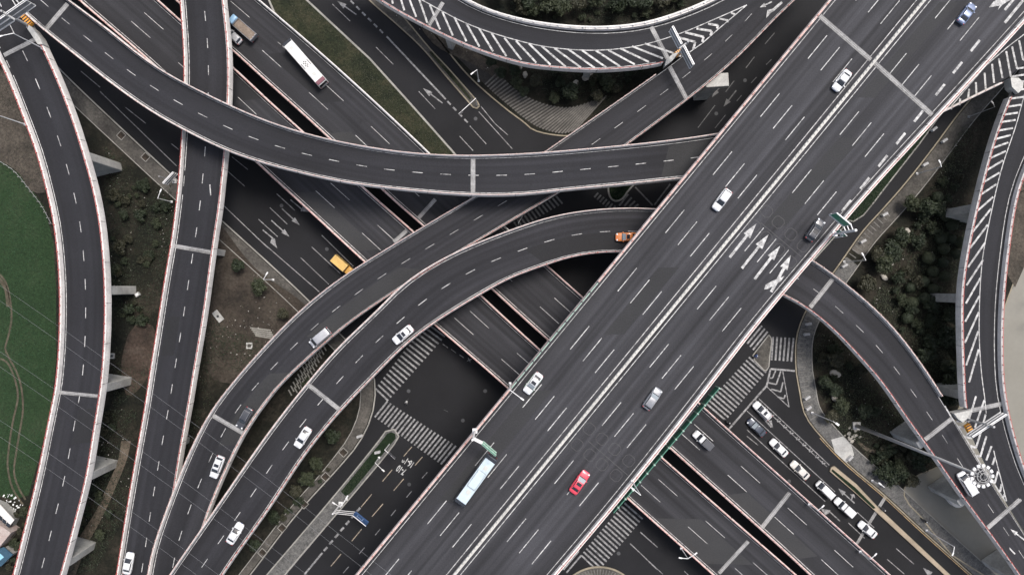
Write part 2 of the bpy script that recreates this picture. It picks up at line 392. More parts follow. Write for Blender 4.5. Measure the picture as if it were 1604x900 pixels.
        for sg in (-1, 1):
            for u, zz in prof: p = c + dd*sg*thick/2 + nn*u; m.v.append((p.x, p.y, zz))
        k = len(prof); m.f += [tuple(range(k-1, -1, -1)), tuple(range(k, 2*k))] + [(j, (j+1) % k, k+(j+1) % k, k+j) for j in range(k)]
        m.build('pier', M_CONC, s.root, bevel=.12)
    def finish(s, mat=None):
        if s.marks.v: s.marks.build('lane_markings', mat or M_WHITE, s.root)
    def zat(s, px): return float(s.z[s.near(px)])

ZM = 24.0
M_SLATS = plain('grey_slats', (.30,.295,.28), .6)
M_SEAM = plain('parapet_seam', (.11,.10,.095), .9)
# --- main deck, straight, south-west to north-east; left edge is the upper left one
def ml(y): return 1284 - 727*(y-18)/882
def md(y): return 1447 - 737*y/900
main = Deck('main_viaduct', 'wide straight two-way highway deck crossing over all other roads from bottom centre to top right', 'bridge',
            [(ml(1010)+4, 1010), (ml(900)+4, 900), (ml(600)+4, 600), (ml(300)+4, 300), (ml(0)+4, 0), (ml(-90)+4, -90)],
            [(769, 1010), (863, 900), (973, 770), (1107, 600), (1184, 500), (1264, 406), (1354, 299), (1463, 181), (1604, 26), (1700, -82)],
            [(0, ZM), (1, ZM)], M_MAIN, n=60)
# --- the two carriageways of the lower expressway
ZV = 6.5
NE_ = [(280,-107),(393,-7),(503,86),(657,228),(760,330),(855,417),(910,466),(1000,545),(1090,630),(1220,746),(1387,896),(1480,982)]
NW_ = [(165,-103),(281,3),(362,74),(420,127),(517,214),(613,308),(667,354),(775,454),(860,531),(950,610),(1042,692),(1220,851),(1271,899),(1380,998)]
north = Deck('north_expressway_viaduct', 'three-lane lower viaduct carrying the white bus, upper right of the dark slot', 'bridge', NW_, NE_, [(0, ZV), (1, ZV)], M_VIA)
SE_ = [(120,-115),(243,0),(362,105),(420,160),(467,202),(575,302),(647,364),(753,465),(843,548),(940,632),(1027,710),(1193,855),(1245,900),(1350,995)]
SW_ = [(20,-100),(128,2),(235,92),(350,202),(418,266),(500,341),(570,406),(683,508),(790,599),(880,684),(977,772),(1120,899),(1220,990)]
south = Deck('south_expressway_viaduct', 'three-lane lower viaduct without vehicles, lower left of the dark slot', 'bridge', SW_, SE_, [(0, ZV), (1, ZV)], M_VIA)
# --- vertical ramp
vert = Deck('straight_ramp_bridge', 'two-lane ramp running top to bottom with one arrow, passing beneath the wide curved ramp', 'bridge',
            [(284,-80),(288,0),(293,60),(295,127),(291,213),(285,297),(281,330),(275,377),(265,433),(252,517),(239,597),(236,620),(220,710),(206,790),(189,897),(176,980)],
            toward([(338,-80),(346,0),(352,50),(355,100),(354,157),(349,240),(343,293),(340,325),(329,393),(317,487),(298,597),(293,630),(281,693),(273,743),(262,810),(250,900),(236,980)], 10),
            [(0, 12.5), (.35, 12.2), (.7, 8.5), (1, 6.5)], M_RAMP)
# --- curve B: north-east top to south-west bottom
curveB = Deck('long_curved_ramp_bridge', 'two-lane curved ramp from top right to bottom left carrying the silver van', 'bridge',
            [(1178,-60),(1120,44),(1048,104),(953,171),(863,234),(800,276),(735,315),(664,357),(598,397),(535,437),(468,491),(402,560),(367,601),(331,648),(294,724),(267,794),(244,860),(237,900),(226,970)],
            [(1305,-60),(1247,-3),(1217,24),(1147,97),(1075,156),(994,216),(910,278),(820,333),(760,369),(700,404),(658,430),(600,467),(541,508),(495,548),(441,598),(417,627),(380,680),(350,743),(330,790),(310,850),(300,900),(288,970)],
            [(0, 12), (.3, 11.7), (.6, 12.3), (.8, 12.0), (1, 11.3)], M_CURV, n=130)
# --- curve C continuing as D under the main deck to the bottom right
curveC = Deck('inner_curved_ramp_bridge', 'two-lane curved ramp carrying the orange taxi, passing under the main deck towards the river', 'bridge',
            [(214,985),(270,898),(341,797),(422,679),(484,601),(535,542),(592,489),(636,444),(702,403),(762,377),(802,362),(868,340),(947,329),(1027,329),(1110,339),(1200,370),(1271,410),(1305,434),(1356,475),(1405,525),(1458,599),(1492,655),(1532,722),(1580,798),(1640,890)],
            toward([(292,985),(347,895),(418,797),(470,715),(531,641),(575,596),(632,538),(686,498),(766,450),(800,432),(850,414),(900,398),(973,391),(1060,400),(1150,425),(1229,460),(1269,482),(1313,519),(1353,562),(1384,597),(1420,650),(1464,710),(1506,771),(1550,830),(1597,896),(1650,975)], 13),
            [(0, 13.8), (.3, 13.4), (.55, 13), (.75, 12.2), (1, 11)], M_CURV, n=150)
# --- wide curve A, on under the main deck to the top right
curveA = Deck('wide_curved_ramp_bridge', 'topmost curved ramp sweeping from top left to the main deck in the centre', 'bridge',
            [(42,-52),(107,2),(167,46),(233,100),(290,133),(357,166),(420,193),(480,212),(533,225),(633,242),(733,247),(820,244),(867,241),(1000,229),(1120,214),(1250,185),(1380,130),(1480,50),(1560,-30),(1620,-95)],
            toward([(-48,-70),(30,12),(72,48),(119,85),(168,124),(234,171),(288,201),(353,233),(420,255),(467,267),(533,282),(617,293),(733,303),(820,302),(880,295),(967,287),(1060,277),(1200,262),(1350,226),(1463,180),(1549,137),(1582,122),(1640,70),(1700,0)], 17),
            [(0, 17), (.15, 17.3), (.35, 18), (.6, 17.5), (.75, 15.5), (.88, 13.5), (1, 13)], M_RAMP, n=150)
# --- left ramp
left = Deck('left_curved_ramp_bridge', 'two-lane ramp bending along the left side beside the green field', 'bridge',
            [(-60,-60),(-30,20),(9,97),(25,133),(46,187),(66,240),(81,297),(93,350),(100,417),(102,467),(101,533),(96,597),(92,620),(81,673),(64,757),(48,820),(29,898),(8,970)],
            toward([(-10,-80),(35,15),(58,63),(80,110),(107,177),(127,240),(143,297),(153,350),(158,400),(161,450),(161,517),(157,583),(153,617),(143,677),(132,747),(115,813),(93,897),(70,970)], 12.5),
            [(0, 16.97), (.14, 16.9), (.45, 12.5), (1, 10.5)], M_RAMP)
# --- loop at the top
loop = Deck('loop_ramp_bridge', 'ramp with white hatched gore sweeping in a shallow bowl across the top centre', 'bridge',
            [(640,-60),(720,0),(767,22),(820,37),(867,45),(933,50),(1000,45),(1050,32),(1120,4),(1175,-30),(1230,-75)],
            toward([(520,-60),(593,-2),(667,38),(733,70),(820,98),(867,103),(933,107),(1000,102),(1047,94),(1110,62),(1190,5),(1265,-60)], 12),
            [(0, 12), (.8, 11.97), (1, 11.97)], M_RAMP, n=80)
# --- right ramp
right = Deck('right_hatched_ramp_bridge', 'hatched ramp running down the right side beside the pale river', 'bridge',
            toward([(1690,-40),(1652,30),(1616,85),(1592,140),(1566,205),(1540,300),(1513,433),(1511,500),(1514,597),(1517,643),(1532,690),(1560,745),(1590,800),(1640,880)], 12),
            [(1790,-40),(1720,60),(1650,160),(1604,255),(1584,310),(1571,400),(1564,467),(1562,540),(1564,597),(1568,625),(1574,655),(1586,700),(1606,757),(1640,820),(1690,905)],
            [(0, 12.95), (.2, 12.9), (.45, 12), (.7, 11.6), (1, 10.9)], M_RAMP)

# parapets and rails
main.parapet(0, mat=M_PARP, rmat=M_PINK, postw=.2, step=3, wide=.55)
main.parapet(1, mat=M_PAR, rmat=M_RED, postw=.12, step=3, wide=.95, h=.9)
for d, sd_ in ((north, 0), (south, 0), (south, 1)): d.parapet(sd_, mat=M_PARP, rmat=M_PINK, postw=.16, step=2.5, wide=.5)
north.parapet(1, None, (760, 400), mat=M_PAR, rmat=M_WRAIL, postw=.16, step=2.5, wide=.6); north.parapet(1, (764, 404), None, mat=M_PARP, rmat=M_PINK, postw=.16, step=2.5, wide=.5)
for sd_ in (0, 1): vert.parapet(sd_, h=1.0, wide=.5)
curveB.parapet(0, (1062, 95), None, wide=.4, rmat=M_BLUSH); curveB.parapet(1, wide=.4, rmat=M_PINK)
curveC.parapet(0, None, (1478, 662), wide=.4, rmat=M_BLUSH); curveC.parapet(1, wide=.4)
curveA.parapet(0, wide=.4, rmat=M_BLUSH); curveA.parapet(1, (70, 22), (1540, 75), wide=.4, rmat=M_BLUSH)
left.parapet(0, h=1.05, wide=.6); left.parapet(1, (30, 80), None, h=1.05, wide=.6)
loop.parapet(0, rail=True, rmat=M_WRAIL, wide=1.0, step=3.2, postw=.3); loop.parapet(1, None, (1040, 65), wide=.4)
right.parapet(0, (1618, 150), (1546, 640), h=1.05, wide=.6); right.parapet(1, h=1.05, wide=.6)

# joints
main.joint((1284,25), (1364,94), 1.0); main.joint((1368,97), (1460,180), 1.0)
curveA.joint((741,247), (741,303), 1.0); curveA.joint((106,6), (71,47), 1.0)
left.joint((6,86), (58,60), 1.1); left.joint((93,614), (153,620), .8)
vert.joint((273,384), (330,394), 1.2); curveB.joint((333,650), (383,679), 1.0); curveB.joint((1049,105), (1076,156), 1.0)
loop.joint((1020,42), (1046,92), 1.0); loop.joint((694,4), (672,40), .9)
curveC.joint((483,602), (532,641), 1.0); curveC.joint((1305,436), (1269,481), 1.0); curveC.joint((1491,655), (1449,688), 1.0)
right.joint((1519,643), (1573,631), 1.0); curveC.joint((1604,776), (1547,826), 1.0)
north.joint((1237,771), (1193,826), 1.0); south.joint((1172,847), (1126,897), .9); south.joint((637,361), (617,379), .9); north.joint((682,312), (655,342), .9)

# piers
for p in ((135,243),(170,451),(160,603),(143,742),(105,880)): left.pier(p)
for p in ((1505,318),(1502,470),(1512,620)): right.pier(p)
curveC.pier((1448,655), thick=1.8, f0=.68, f1=1.02); curveC.pier((1520,752), thick=1.6, f0=.62, f1=1.02); curveC.pier((1610,868), thick=1.6, f0=.62)
for p in ((930,220),(470,490),(365,650)): curveB.pier(p, thick=1.6, f0=.32, f1=.68, ztop=-2.0)
for p in ((560,550),(820,385),(390,770)): curveC.pier(p, thick=1.4, f0=.34, f1=.66, ztop=-2.0)
for p in ((740,275),(1000,255)): curveA.pier(p, thick=1.4, f0=.36, f1=.64, ztop=-2.0)
for p in ((300,390),(245,700)): vert.pier(p, thick=1.5, f0=.2, f1=.8, ztop=-2.0)
for p in ((700,70),(930,80)): loop.pier(p, thick=1.4, f0=.4, f1=.8, ztop=-2.0)
for p in ((900,640),(1090,400),(1330,120),(720,850)): main.pier(p, thick=2.4, f0=.3, f1=.7, ztop=-2.0)
for d_ in (north, south):
    for p in ((150,-20),(330,130),(560,330),(700,440),(1130,735),(1290,880)): d_.pier(p, thick=1.4, f0=.22, f1=.78, ztop=-2.0)
# rounded footings where piers stand at the river
for px, rr_ in (((1484,764),1.9),((1572,880),1.9)):
    m = MB(); c = W(*px, 0); d_ = Vector((.62,-.78,0)); a_, b_ = c-d_*1.0, c+d_*3.2
    pts = [(a_.x+rr_*math.cos(t+2.24), a_.y+rr_*math.sin(t+2.24)) for t in np.linspace(-math.pi/2, math.pi/2, 12)]+[(b_.x+rr_*math.cos(t+2.24), b_.y+rr_*math.sin(t+2.24)) for t in np.linspace(math.pi/2, 1.5*math.pi, 12)]
    m.prism(pts, -.6, 1.1); m.build('pier_footing', M_PAR, curveC.root, bevel=.08)
# hammerhead cap that sticks out beside curve B
m = MB(); i = curveB.near((1062,132)); c0 = Vector(curveB.R[i]); c0.z -= 1.0; dn = Vector(curveB.nr[i])
dd = Vector((-dn.y, dn.x, 0)).normalized(); m.box(c0+dn*1.6, 5.2, 3.0, 1.5, math.atan2(dn.y, dn.x)); m.build('pier_cap', M_CONC, curveB.root, bevel=.1)
m = MB(); m.box((c0+dn*.9-Vector((0,0,6))), 3.4, 2.6, 10.4, math.atan2(dn.y, dn.x)); m.build('pier', M_CONC, curveB.root, bevel=.15)

# markings on the main deck ------------------------------------------------
mk = main.marks; T = Vector((737, 900, 0)).normalized()
def mpt(off, tau):
    """pixel at perpendicular offset (px) from the median and along coordinate tau, t=(-.634,.774) from (1447,0)"""
    t0 = np.array([-.6336, .7737]); n0 = np.array([.7737, .6336]); base = np.array([1447., 0.]); b0 = base.dot(t0)
    return tuple(base + n0*off + t0*(tau-b0))
for off, ph in ((-82, -401.6), (-55, -399.8), (-28.6, -398)):
    for k in range(-9, 7):
        if off > -80 or True: pdash(mk, mpt(off, ph+k*117.6-23.5), mpt(off, ph+k*117.6+23.5), .17, ZM+.014)
for off, ph in ((32, -341), (58, -340), (84.3, -339)):
    for k in range(-9, 8): pdash(mk, mpt(off, ph+k*117.6-23.5), mpt(off, ph+k*117.6+23.5), .17, ZM+.014)
for x, y in ((1527.7,71.7),(1500,106),(1472.7,140.7),(1439,182),(1411,217),(1383,252),(1354.7,287),(1326,322)):
    pdash(mk, (x+7,y-8.7), (x-7,y+8.7), .5, ZM+.014)
pdash(mk, (1574,36), (1604,-1), .55, ZM+.014); pdash(mk, (1574,16), (1592,-6), .5, ZM+.014)
ppoly(mk, [(1549,12),(1556,3),(1572,-6),(1574,-14),(1590,-4),(1576,4),(1569,9),(1563,16),(1566,9)], ZM+.014)
for off in (-8.5, 8.5): pdash(mk, mpt(off, -1100), mpt(off, 300), .16, ZM+.014)
main.edge(0, .75, .16); main.edge(1, .9, .16)
for tail, tip in (((1143,403),(1185,350)), ((1162,420),(1204,367)), ((1182,437),(1222,385))): arrow(mk, tail, tip, ZM+.014, .55, 1.7, .36)
arrow(mk, (1208,457), (1239,399), ZM+.014, .6, 1.7, .36)
ppoly(mk, [(1199,446),(1210,439.5),(1229,432),(1223,440),(1213,446.5),(1203,452),(1197,453)], ZM+.016)
# traffic-sensor cuts
def octagon(d, cx, cy, z, half=8.6, wd=.10):
    t0 = np.array([-.6336, .7737])*half; n0 = np.array([.7737, .6336])*half; q = []
    for a, b in ((1,.55),(.55,1),(-.55,1),(-1,.55),(-1,-.55),(-.55,-1),(.55,-1),(1,-.55)): q.append(np.array([cx,cy])+t0*a+n0*b)
    for i in range(8): pdash(d, tuple(q[i]), tuple(q[(i+1) % 8]), wd, z)
fm = MB()
for x, y in ((923,671),(904,696),(943,687),(924,712),(963,703),(943,727),(985,721),(965,744),(1201,331),(1182,354),(1219,348),(1239,367),(1220,391),(1258,385),(1238,410),(1200,372)): octagon(fm, x, y, ZM+.010)
for a, b in (((921,690),(985,745)),((1192,349),(1255,402))): pdash(fm, a, b, .12, ZM+.010)
fm.build('sensor_cuts', M_FAINT, main.root)
main.finish()
# median barrier: two kerbs, pale fill and anti-glare slats
m = MB(); a, b = W(*mpt(0, -1060), ZM), W(*mpt(0, 280), ZM); ang = math.atan2((b-a).y, (b-a).x); mid = (a+b)/2
m.box((mid.x, mid.y, ZM+.40), (b-a).length, .56, .8, ang); o = m.build('median_barrier', concrete('median_concrete', (.56,.54,.50), .3), main.root)
m = MB(); Ln = (b-a).length; d = (b-a).normalized(); nr_ = Vector((d.y, -d.x, 0))
k = 0
while k*1.0 < Ln: c = a+d*k*1.0+nr_*.13; m.box((c.x, c.y, ZM+.85), .30, .19, .14, ang+.5); k += 1
m.build('antiglare_slats', M_SLATS, o)
# green screens on the main deck
def screen(side, pa, pb, mat, mat2, name, zb, zt, off, step):
    i0, i1 = sorted((main.near(pa), main.near(pb))); E = main.L if side == 0 else main.R; sg = -1 if side == 0 else 1
    S0 = main.S[main.near(pa)]; 
    def pos(px):
        # project on the edge
        A, B = E[5], E[-6]; e = (B-A)/np.linalg.norm(B-A); z = ZM; p = np.array(W(*px, z)); return A + e*np.dot(p-A, e)
    p, q = Vector(pos(pa)), Vector(pos(pb)); d = (q-p).normalized(); n = Vector((d.y, -d.x, 0)); n = n if n.dot(Vector(main.nr[20]))*sg > 0 else -n
    m = MB(); cc = (p+q)/2+n*off; m.box((cc.x, cc.y, ZM+(zb+zt)/2), (q-p).length, .18, zt-zb, math.atan2(d.y, d.x)); o = m.build(name, mat, main.root)
    m = MB(); k = 0; r = MB()
    while k*step < (q-p).length: c = p+d*k*step+n*off; m.box((c.x, c.y, ZM+(zb+zt)/2), .26, .42, zt-zb+.16, math.atan2(d.y, d.x)); k += 1
    m.build('screen_posts', mat2, o)
screen(0, (935,442), (802,606), M_LGREEN, M_DARK, 'noise_screen', 1.0, 2.3, .30, 2.6)
screen(1, (1113,596), (953,795), M_GREEN, M_LGREEN, 'drip_screen', -1.9, .5, 1.45, 2.3)

# markings on the others ----------------------------------------------------
for d, ph in ((north, 0), (south, 0)):
    d.edge(0, .5, .18); d.edge(1, .5, .18)
def phase(d, px, f, per):      # station of a dash centre seen in the photograph
    dist = np.linalg.norm(d.pl*(1-f)+d.pr*f-np.array(px), axis=1); return d.S[int(dist.argmin())]
def lanes(d, f, px, ln, per, wd=.17, S0=0, S1=None):
    s0 = phase(d, px, f, per); st = (s0-ln/2) % per
    S = st
    while S < (S1 or d.S[-1])-ln:
        if S > S0: d.strip(S, S+ln, f, wd)
        S += per
lanes(north, .345, (1081,692), 5.9, 14.6); lanes(north, .655, (1097,675), 5.9, 14.6)
lanes(south, .345, (221,47), 5.9, 14.6); lanes(south, .655, (237,30), 5.9, 14.6)
north.finish(); south.finish()
for d, f, px, per, ln in ((curveA, .5, (596,335), 6.05, 2.25), (vert, .5, (303,320), 6.05, 2.2), (left, .5, (125,446), 6.4, 2.4), (curveB, .5, (505,449), 6.3, 2.3), (curveC, .5, (595,534), 6.3, 2.3)):
    i = d.near(px); lanes(d, f, px, ln, per, .17, S1=(d.S[d.near((1180,215))] if d is curveA else None))
    d.edge(0, .32, .15); 
for d in (vert, left): d.edge(1, .35, .13)
curveB.edge(1, .32, .15); curveC.edge(1, .32, .15, 0, curveC.S[curveC.near((1470,655))]); curveA.edge(1, .32, .15, curveA.S[curveA.near((50,20))], curveA.S[curveA.near((1200,220))])
arrow(vert.marks, (330,306), (327,266), vert.zat((325,290))+.02, .25, .9, .38)
arrow(curveC.marks, (1590,867), (1566,842), curveC.zat((1575,850))+.02, .3, 1.0, .4); arrow(curveC.marks, (1606,846), (1583,828), curveC.zat((1590,840))+.02, .3, 1.0, .4)
arrow(curveB.marks, (1209,3), (1190,12), curveB.zat((1200,8))+.02, .3, 1.0, .45)
ppoly(curveB.marks, [(1200,29),(1202,16),(1210,14),(1224,2),(1226,5),(1213,17),(1208,20)], curveB.zat((1210,15))+.02)
# loop gore
z = 12.03; lm = loop.marks
c2 = lambda x, y: (400+x/3, y/3)
c3 = lambda x, y: (800+x/3, y/3)
for a, b in (((640,-10),(646,18)),((683,-5),(700,50)),((723,-5),(756,80)),((770,-2),(808,108)),((820,25),(868,140)),((877,52),(928,168)),((935,82),(992,195)),((992,112),(1053,220)),((1052,135),(1117,242)),((1110,157),(1180,265)),((1170,178),(1250,282))): pdash(lm, c2(*a), c2(*b), .42, z)
for a, b in (((25,193),(120,295)),((85,205),(187,305)),((145,217),(258,314)),((205,227),(330,318)),((270,232),(395,320)),((335,237),(450,318)),((400,238),(513,312)),((458,236),(583,303)),((515,228),(650,292)),((570,218),(715,275)),((630,205),(765,250))): pdash(lm, c3(*a), c3(*b), .42, z)
c5 = lambda x, y: (1020+x/5, 20+y/5)
for q in (((200,190),(345,230),(330,285)),((265,155),(410,190),(400,230)),((355,125),(475,145),(465,180)),((445,88),(525,100),(515,125))):
    for a, b in zip(q, q[1:]): pdash(lm, c5(*a), c5(*b), .5, z)
for q in (((980,88),(1022,97),(1017,105)),((1035,62),(1055,68))):
    for a, b in zip(q, q[1:]): pdash(lm, c3(*a), c3(*b), .4, z)
up = crv([(655,-3),(733,38),(820,66),(867,75),(933,79),(1000,72),(1067,52),(1120,30),(1170,8)], 40)
for a, b in zip(up, up[1:]): pdash(lm, tuple(a), tuple(b), .2, z)
for a, b in zip([(1080,82),(1100,68),(1125,46)], [(1100,68),(1125,46),(1170,8)]): pdash(lm, a, b, .2, z)
loop.edge(0, .6, .16); loop.edge(1, .4, .13, 0, loop.S[loop.near((1030,70))]); loop.finish()
# gore at the top right, on the wide curve's far end
z1 = lambda x, y: (1480+x/4.73, y/4.73)
em = curveA.marks
for q in (((55,785),(45,810)),((115,730),(108,780)),((180,660),(172,740)),((230,610),(235,705)),((295,540),(303,660)),((350,475),(365,615)),((400,435),(428,580)),((455,380),(490,570),(600,552)),((498,345),(535,510),(600,498)),((550,300),(580,445),(600,442))):
    for a, b in zip(q, q[1:]): sdash(curveA, em, z1(*a), z1(*b), .42)
ul = [(1487,170),(1544,103),(1578,74),(1612,48)]
for a, b in zip(ul, ul[1:]): sdash(curveA, em, a, b, .2)
c8 = lambda x, y: (1184+x/3, 300+y/3); c4 = lambda x, y: (1184+x/3, y/3); cb = lambda x, y: (1184+x/3, 600+y/3)
rm = right.marks
zf = lambda x, y: (1400+x/2.608, y/2.608)
F_ = [(zf(*a), zf(*b)) for a, b in (((487,340),(545,330)),((478,372),(540,363)),((468,405),(530,396)),((455,438),(520,428)),((443,470),(508,460)),((432,500),(498,490)),((420,535),(487,523)),((408,570),(478,552)),((396,608),(468,582)),((385,650),(458,617)),((372,700),(447,655)),((360,748),(432,705)),((347,800),(420,752)))]
F_ += [(c8(*a), c8(*b)) for a, b in (((1030,100),(1115,25)),((1018,190),(1105,80)),((1007,265),(1090,155)),((997,355),(1077,240)),((990,440),(1068,320)),((987,525),(1055,405)),((984,610),(1050,490)),((982,710),(1048,565)),((988,815),(1045,655)),((1002,895),(1047,740)))]
z5 = lambda x, y: (1480+x/5.63, 620+y/5.63)
F_ += [(z5(205,230),z5(275,0)),(z5(265,275),z5(350,30)),(z5(330,270),z5(360,160))]
for a, b in F_: sdash(right, rm, a, b, .42, .04)
rl = [(1618,108),(1604,151),(1592,195),(1569,264),(1551,341),c8(1070,280),c8(1057,400),c8(1050,560),c8(1050,700),c8(1062,870),z5(350,0),z5(365,150)]
rl = [tuple(p) for p in crv(rl, 40)]
for a, b in zip(rl, rl[1:]): sdash(right, rm, a, b, .2, .04)
right.edge(1, .7, .15); right.finish()
cm = curveC.marks; zc = lambda p: curveC.zat(p)+.03
for q in (((105,220),(145,226)),((120,270),(170,276)),((180,355),(240,372)),((225,435),(275,455),(320,310)),((280,525),(312,535),(385,290)),((365,565),(415,430)),((420,605),(440,540)),((415,755),(440,765),(470,660)),((465,825),(487,840),(500,775)),((500,880),(520,890),(525,860))):
    for a, b in zip(q, q[1:]): sdash(curveC, cm, z5(*a), z5(*b), .45, .035)
for line in ([(0,85),(60,185),(130,290),(220,430),(310,590),(420,750),(535,925)], [(365,150),(400,310),(440,520),(490,710),(545,925)]):
    for a, b in zip(line, line[1:]): sdash(curveC, cm, z5(*a), z5(*b), .22, .035)
# resurfaced patches
M_PATCHD = asphalt('patch_dark', (.0155,.0155,.017), .25, .2, uv=False); M_PATCHL = asphalt('patch_light', (.030,.030,.031), .25, .25, uv=False); M_PATCHM = asphalt('patch_main', (.027,.027,.0285), .25, .2, uv=False)
def patch(d, px, f0, f1, ln, mat):
    S = d.S[d.near(px)]; m = MB(); k = max(2, int(ln/3)); pr = None
    for j in range(k+1):
        a, b = d.at(S+ln*j/k, f0, .0085), d.at(S+ln*j/k, f1, .0085)
        if pr: m.quad(pr[0], a, b, pr[1])
        pr = (a, b)
    m.build('repair_patch', mat, d.root)
for a in ((north, (430,90), .36, .65, 17, M_PATCHD), (north, (1180,780), .02, .34, 22, M_PATCHL), (north, (560,205), .04, .34, 12, M_PATCHL), (south, (1090,805), .05, .62, 16, M_PATCHL), (south, (300,90), .36, .98, 14, M_PATCHD), (south, (520,300), .02, .33, 20, M_PATCHL),
          (curveA, (1045,250), .08, .94, 9, M_PATCHL), (curveB, (620,420), .55, .97, 26, M_PATCHL), (curveB, (420,590), .55, .97, 20, M_PATCHL), (curveC, (820,395), .52, .96, 22, M_PATCHD), (vert, (265,490), .1, .42, 9, M_PATCHD), (left, (125,640), .52, .95, 8, M_PATCHD),
          (main, (770,760), .10, .22, 30, M_PATCHM), (main, (1180,380), .62, .74, 24, M_PATCHM), (main, (1000,500), .25, .36, 18, M_PATCHM), (main, (1330,150), .53, .62, 26, M_PATCHM)): patch(*a)
# nose hatching at the top left
am = curveA.marks
for a, b in (((17,-4),(27,13)),((23,-4),(34,12)),((42,20),(68,47))): sdash(curveA, am, a, b, .22)
for d in (vert, curveB, curveC, curveA, left): d.finish()
# ------------------------------------------------------------------ ground
def st(o): return tag(o, kind='structure')
g = MB(); g.quad((-1500,-1500,-.35), (1500,-1500,-.35), (1500,1500,-.35), (-1500,1500,-.35)); st(g.build('ground', M_SOIL))
g = MB(); N_ = 24
g.quad((-175,-120,0), (118,-120,0), (118,120,0), (-175,120,0))
# the road plane stops at the river bank, so it is one polygon
g = MB()
bank = [(1800,1200),(1760,1120),(1640,985),(1560,905),(1490,862),(1438,800),(1412,776),(1420,752),(1450,735),(1475,725),(1500,640),(1530,560),(1560,520),(1590,440),(1620,330),(1640,200),(1700,50),(1750,-200)]
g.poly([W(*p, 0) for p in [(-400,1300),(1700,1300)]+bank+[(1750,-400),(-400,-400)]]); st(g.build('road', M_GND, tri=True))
mw = blend('river_water', [(.185,.175,.148),(.215,.205,.178)], .06, 4, .6, .05, 1.0, rg=.35)
g = MB(); g.poly([W(*p, -.32) for p in [(1380,770),(1440,700),(1500,500),(1560,250),(1700,-300),(3200,-400),(3200,1800),(1600,1500),(1500,950)]]); o = g.build('river', mw, tri=True); st(o)
def smooth(pts, n): return [tuple(p) for p in crv(pts, n)]
def bed(name, pts, mat, h=.15, kerb=M_KERB, kw=.3, closed=True, z0=0.0):
    P = [W(*p, z0) for p in pts]; ar = sum(P[i].x*P[(i+1)%len(P)].y-P[(i+1)%len(P)].x*P[i].y for i in range(len(P)))
    if ar < 0: P = P[::-1]
    m = MB(); m.prism(P, z0-.2, z0+h); o = m.build(name, mat, tri=True); st(o)
    if kerb:
        k = MB(); n = len(P)
        for i in range(n):
            a, b = P[i], P[(i+1) % n]
            if (b-a).length < .05: continue
            k.beam(Vector((a.x,a.y,z0+h/2-.03)), Vector((b.x,b.y,z0+h/2-.03)), kw, h+.08)
        k.build('kerb', kerb, o)
    return o
def sheet(name, pts, mat, z):
    m = MB(); m.poly([W(*p, z) for p in pts]); o = m.build(name, mat, tri=True); return st(o)
c1 = lambda x, y: (x/3, y/3); c2 = lambda x, y: (400+x/3, y/3); c3 = lambda x, y: (800+x/3, y/3); c4 = lambda x, y: (1184+x/3, y/3)
c5 = lambda x, y: (x/3, 300+y/3); c6 = lambda x, y: (400+x/3, 300+y/3); c7 = lambda x, y: (800+x/3, 300+y/3); c8 = lambda x, y: (1184+x/3, 300+y/3)
c9 = lambda x, y: (x/3, 600+y/3); ca = lambda x, y: (400+x/3, 600+y/3); cc = lambda x, y: (800+x/3, 600+y/3); cb = lambda x, y: (1184+x/3, 600+y/3)
# west verge with its kerb line
K1 = [(20,20),(83,97),(133,147),(200,210),(272,277),(347,345),(420,411),(483,470),(530,520),(575,568),(588,600),(587,625),(582,652),(563,692),(533,729),(467,802),(400,889),(330,980),(260,1080)]
K1s = smooth(K1, 60)
west = bed('verge', K1s+[(-500,1080),(-500,20)], M_SOILG)
def offs(line, px0, px1, sgn=1):
    A = np.array(line); d = np.gradient(A, axis=0); d /= np.linalg.norm(d, axis=1)[:, None]; n = np.c_[-d[:,1], d[:,0]]*sgn
    return [tuple(p) for p in A+n*px0], [tuple(p) for p in A+n*px1]
a = offs(K1s, 2.5, 25)[0]; wv = np.interp(np.arange(60), [0,34,42,60], [25,24,14,14]); A_ = np.array(K1s); d_ = np.gradient(A_, axis=0); d_ /= np.linalg.norm(d_, axis=1)[:, None]
b = [tuple(p) for p in A_+np.c_[-d_[:,1], d_[:,0]]*wv[:, None]]; sheet('pavement', a+b[::-1], M_PAVE, .156)
m = MB()
for p, q in zip(b, b[1:]): m.beam(W(*p, .17), W(*q, .17), .18, .1)
st(m.build('kerb_edging', M_KERB))
fieldp = [(-400,240),(0,250),(30,272),(52,300),(70,325),(84,380),(88,450),(88,560),(80,640),(60,720),(45,775),(20,782),(-20,770),(-400,770)]
sheet('field', fieldp, M_FIELD, .165)
m = MB()
for ln, wd in (([(-5,425),(8,440),(16,470),(18,500),(12,530),(8,545),(14,560),(24,578),(32,600),(36,640),(30,680),(25,710),(22,740),(30,765),(40,782)], .5), ([(-5,560),(10,566),(22,590),(28,620),(20,660),(14,700),(12,730),(20,765),(36,790)], .5), ([(-4,433),(9,452),(13,480)], 1.0)):
    s_ = smooth(ln, 60); A, B = offs(s_, -wd*3, wd*3)
    for i in range(len(s_)-1):
        j1, j2 = rng.uniform(-.25,.25), rng.uniform(-.25,.25)
        m.quad(W(A[i][0], A[i][1], .172), W(A[i+1][0], A[i+1][1], .172), W(B[i+1][0], B[i+1][1], .172), W(B[i][0], B[i][1], .172))
st(m.build('track', M_TRACK))
sheet('dry_bank', smooth([(-60,105),(5,110),(22,140),(40,190),(60,250),(72,300),(50,300),(30,272),(0,252),(-60,240)], 40), M_BARE, .168)
sheet('path', smooth([(190,690),(185,720),(168,760),(150,800),(125,840),(100,900),(90,940)], 20)+smooth([(106,940),(118,900),(138,850),(160,810),(178,770),(200,715),(205,690)], 20), M_PATH, .166)
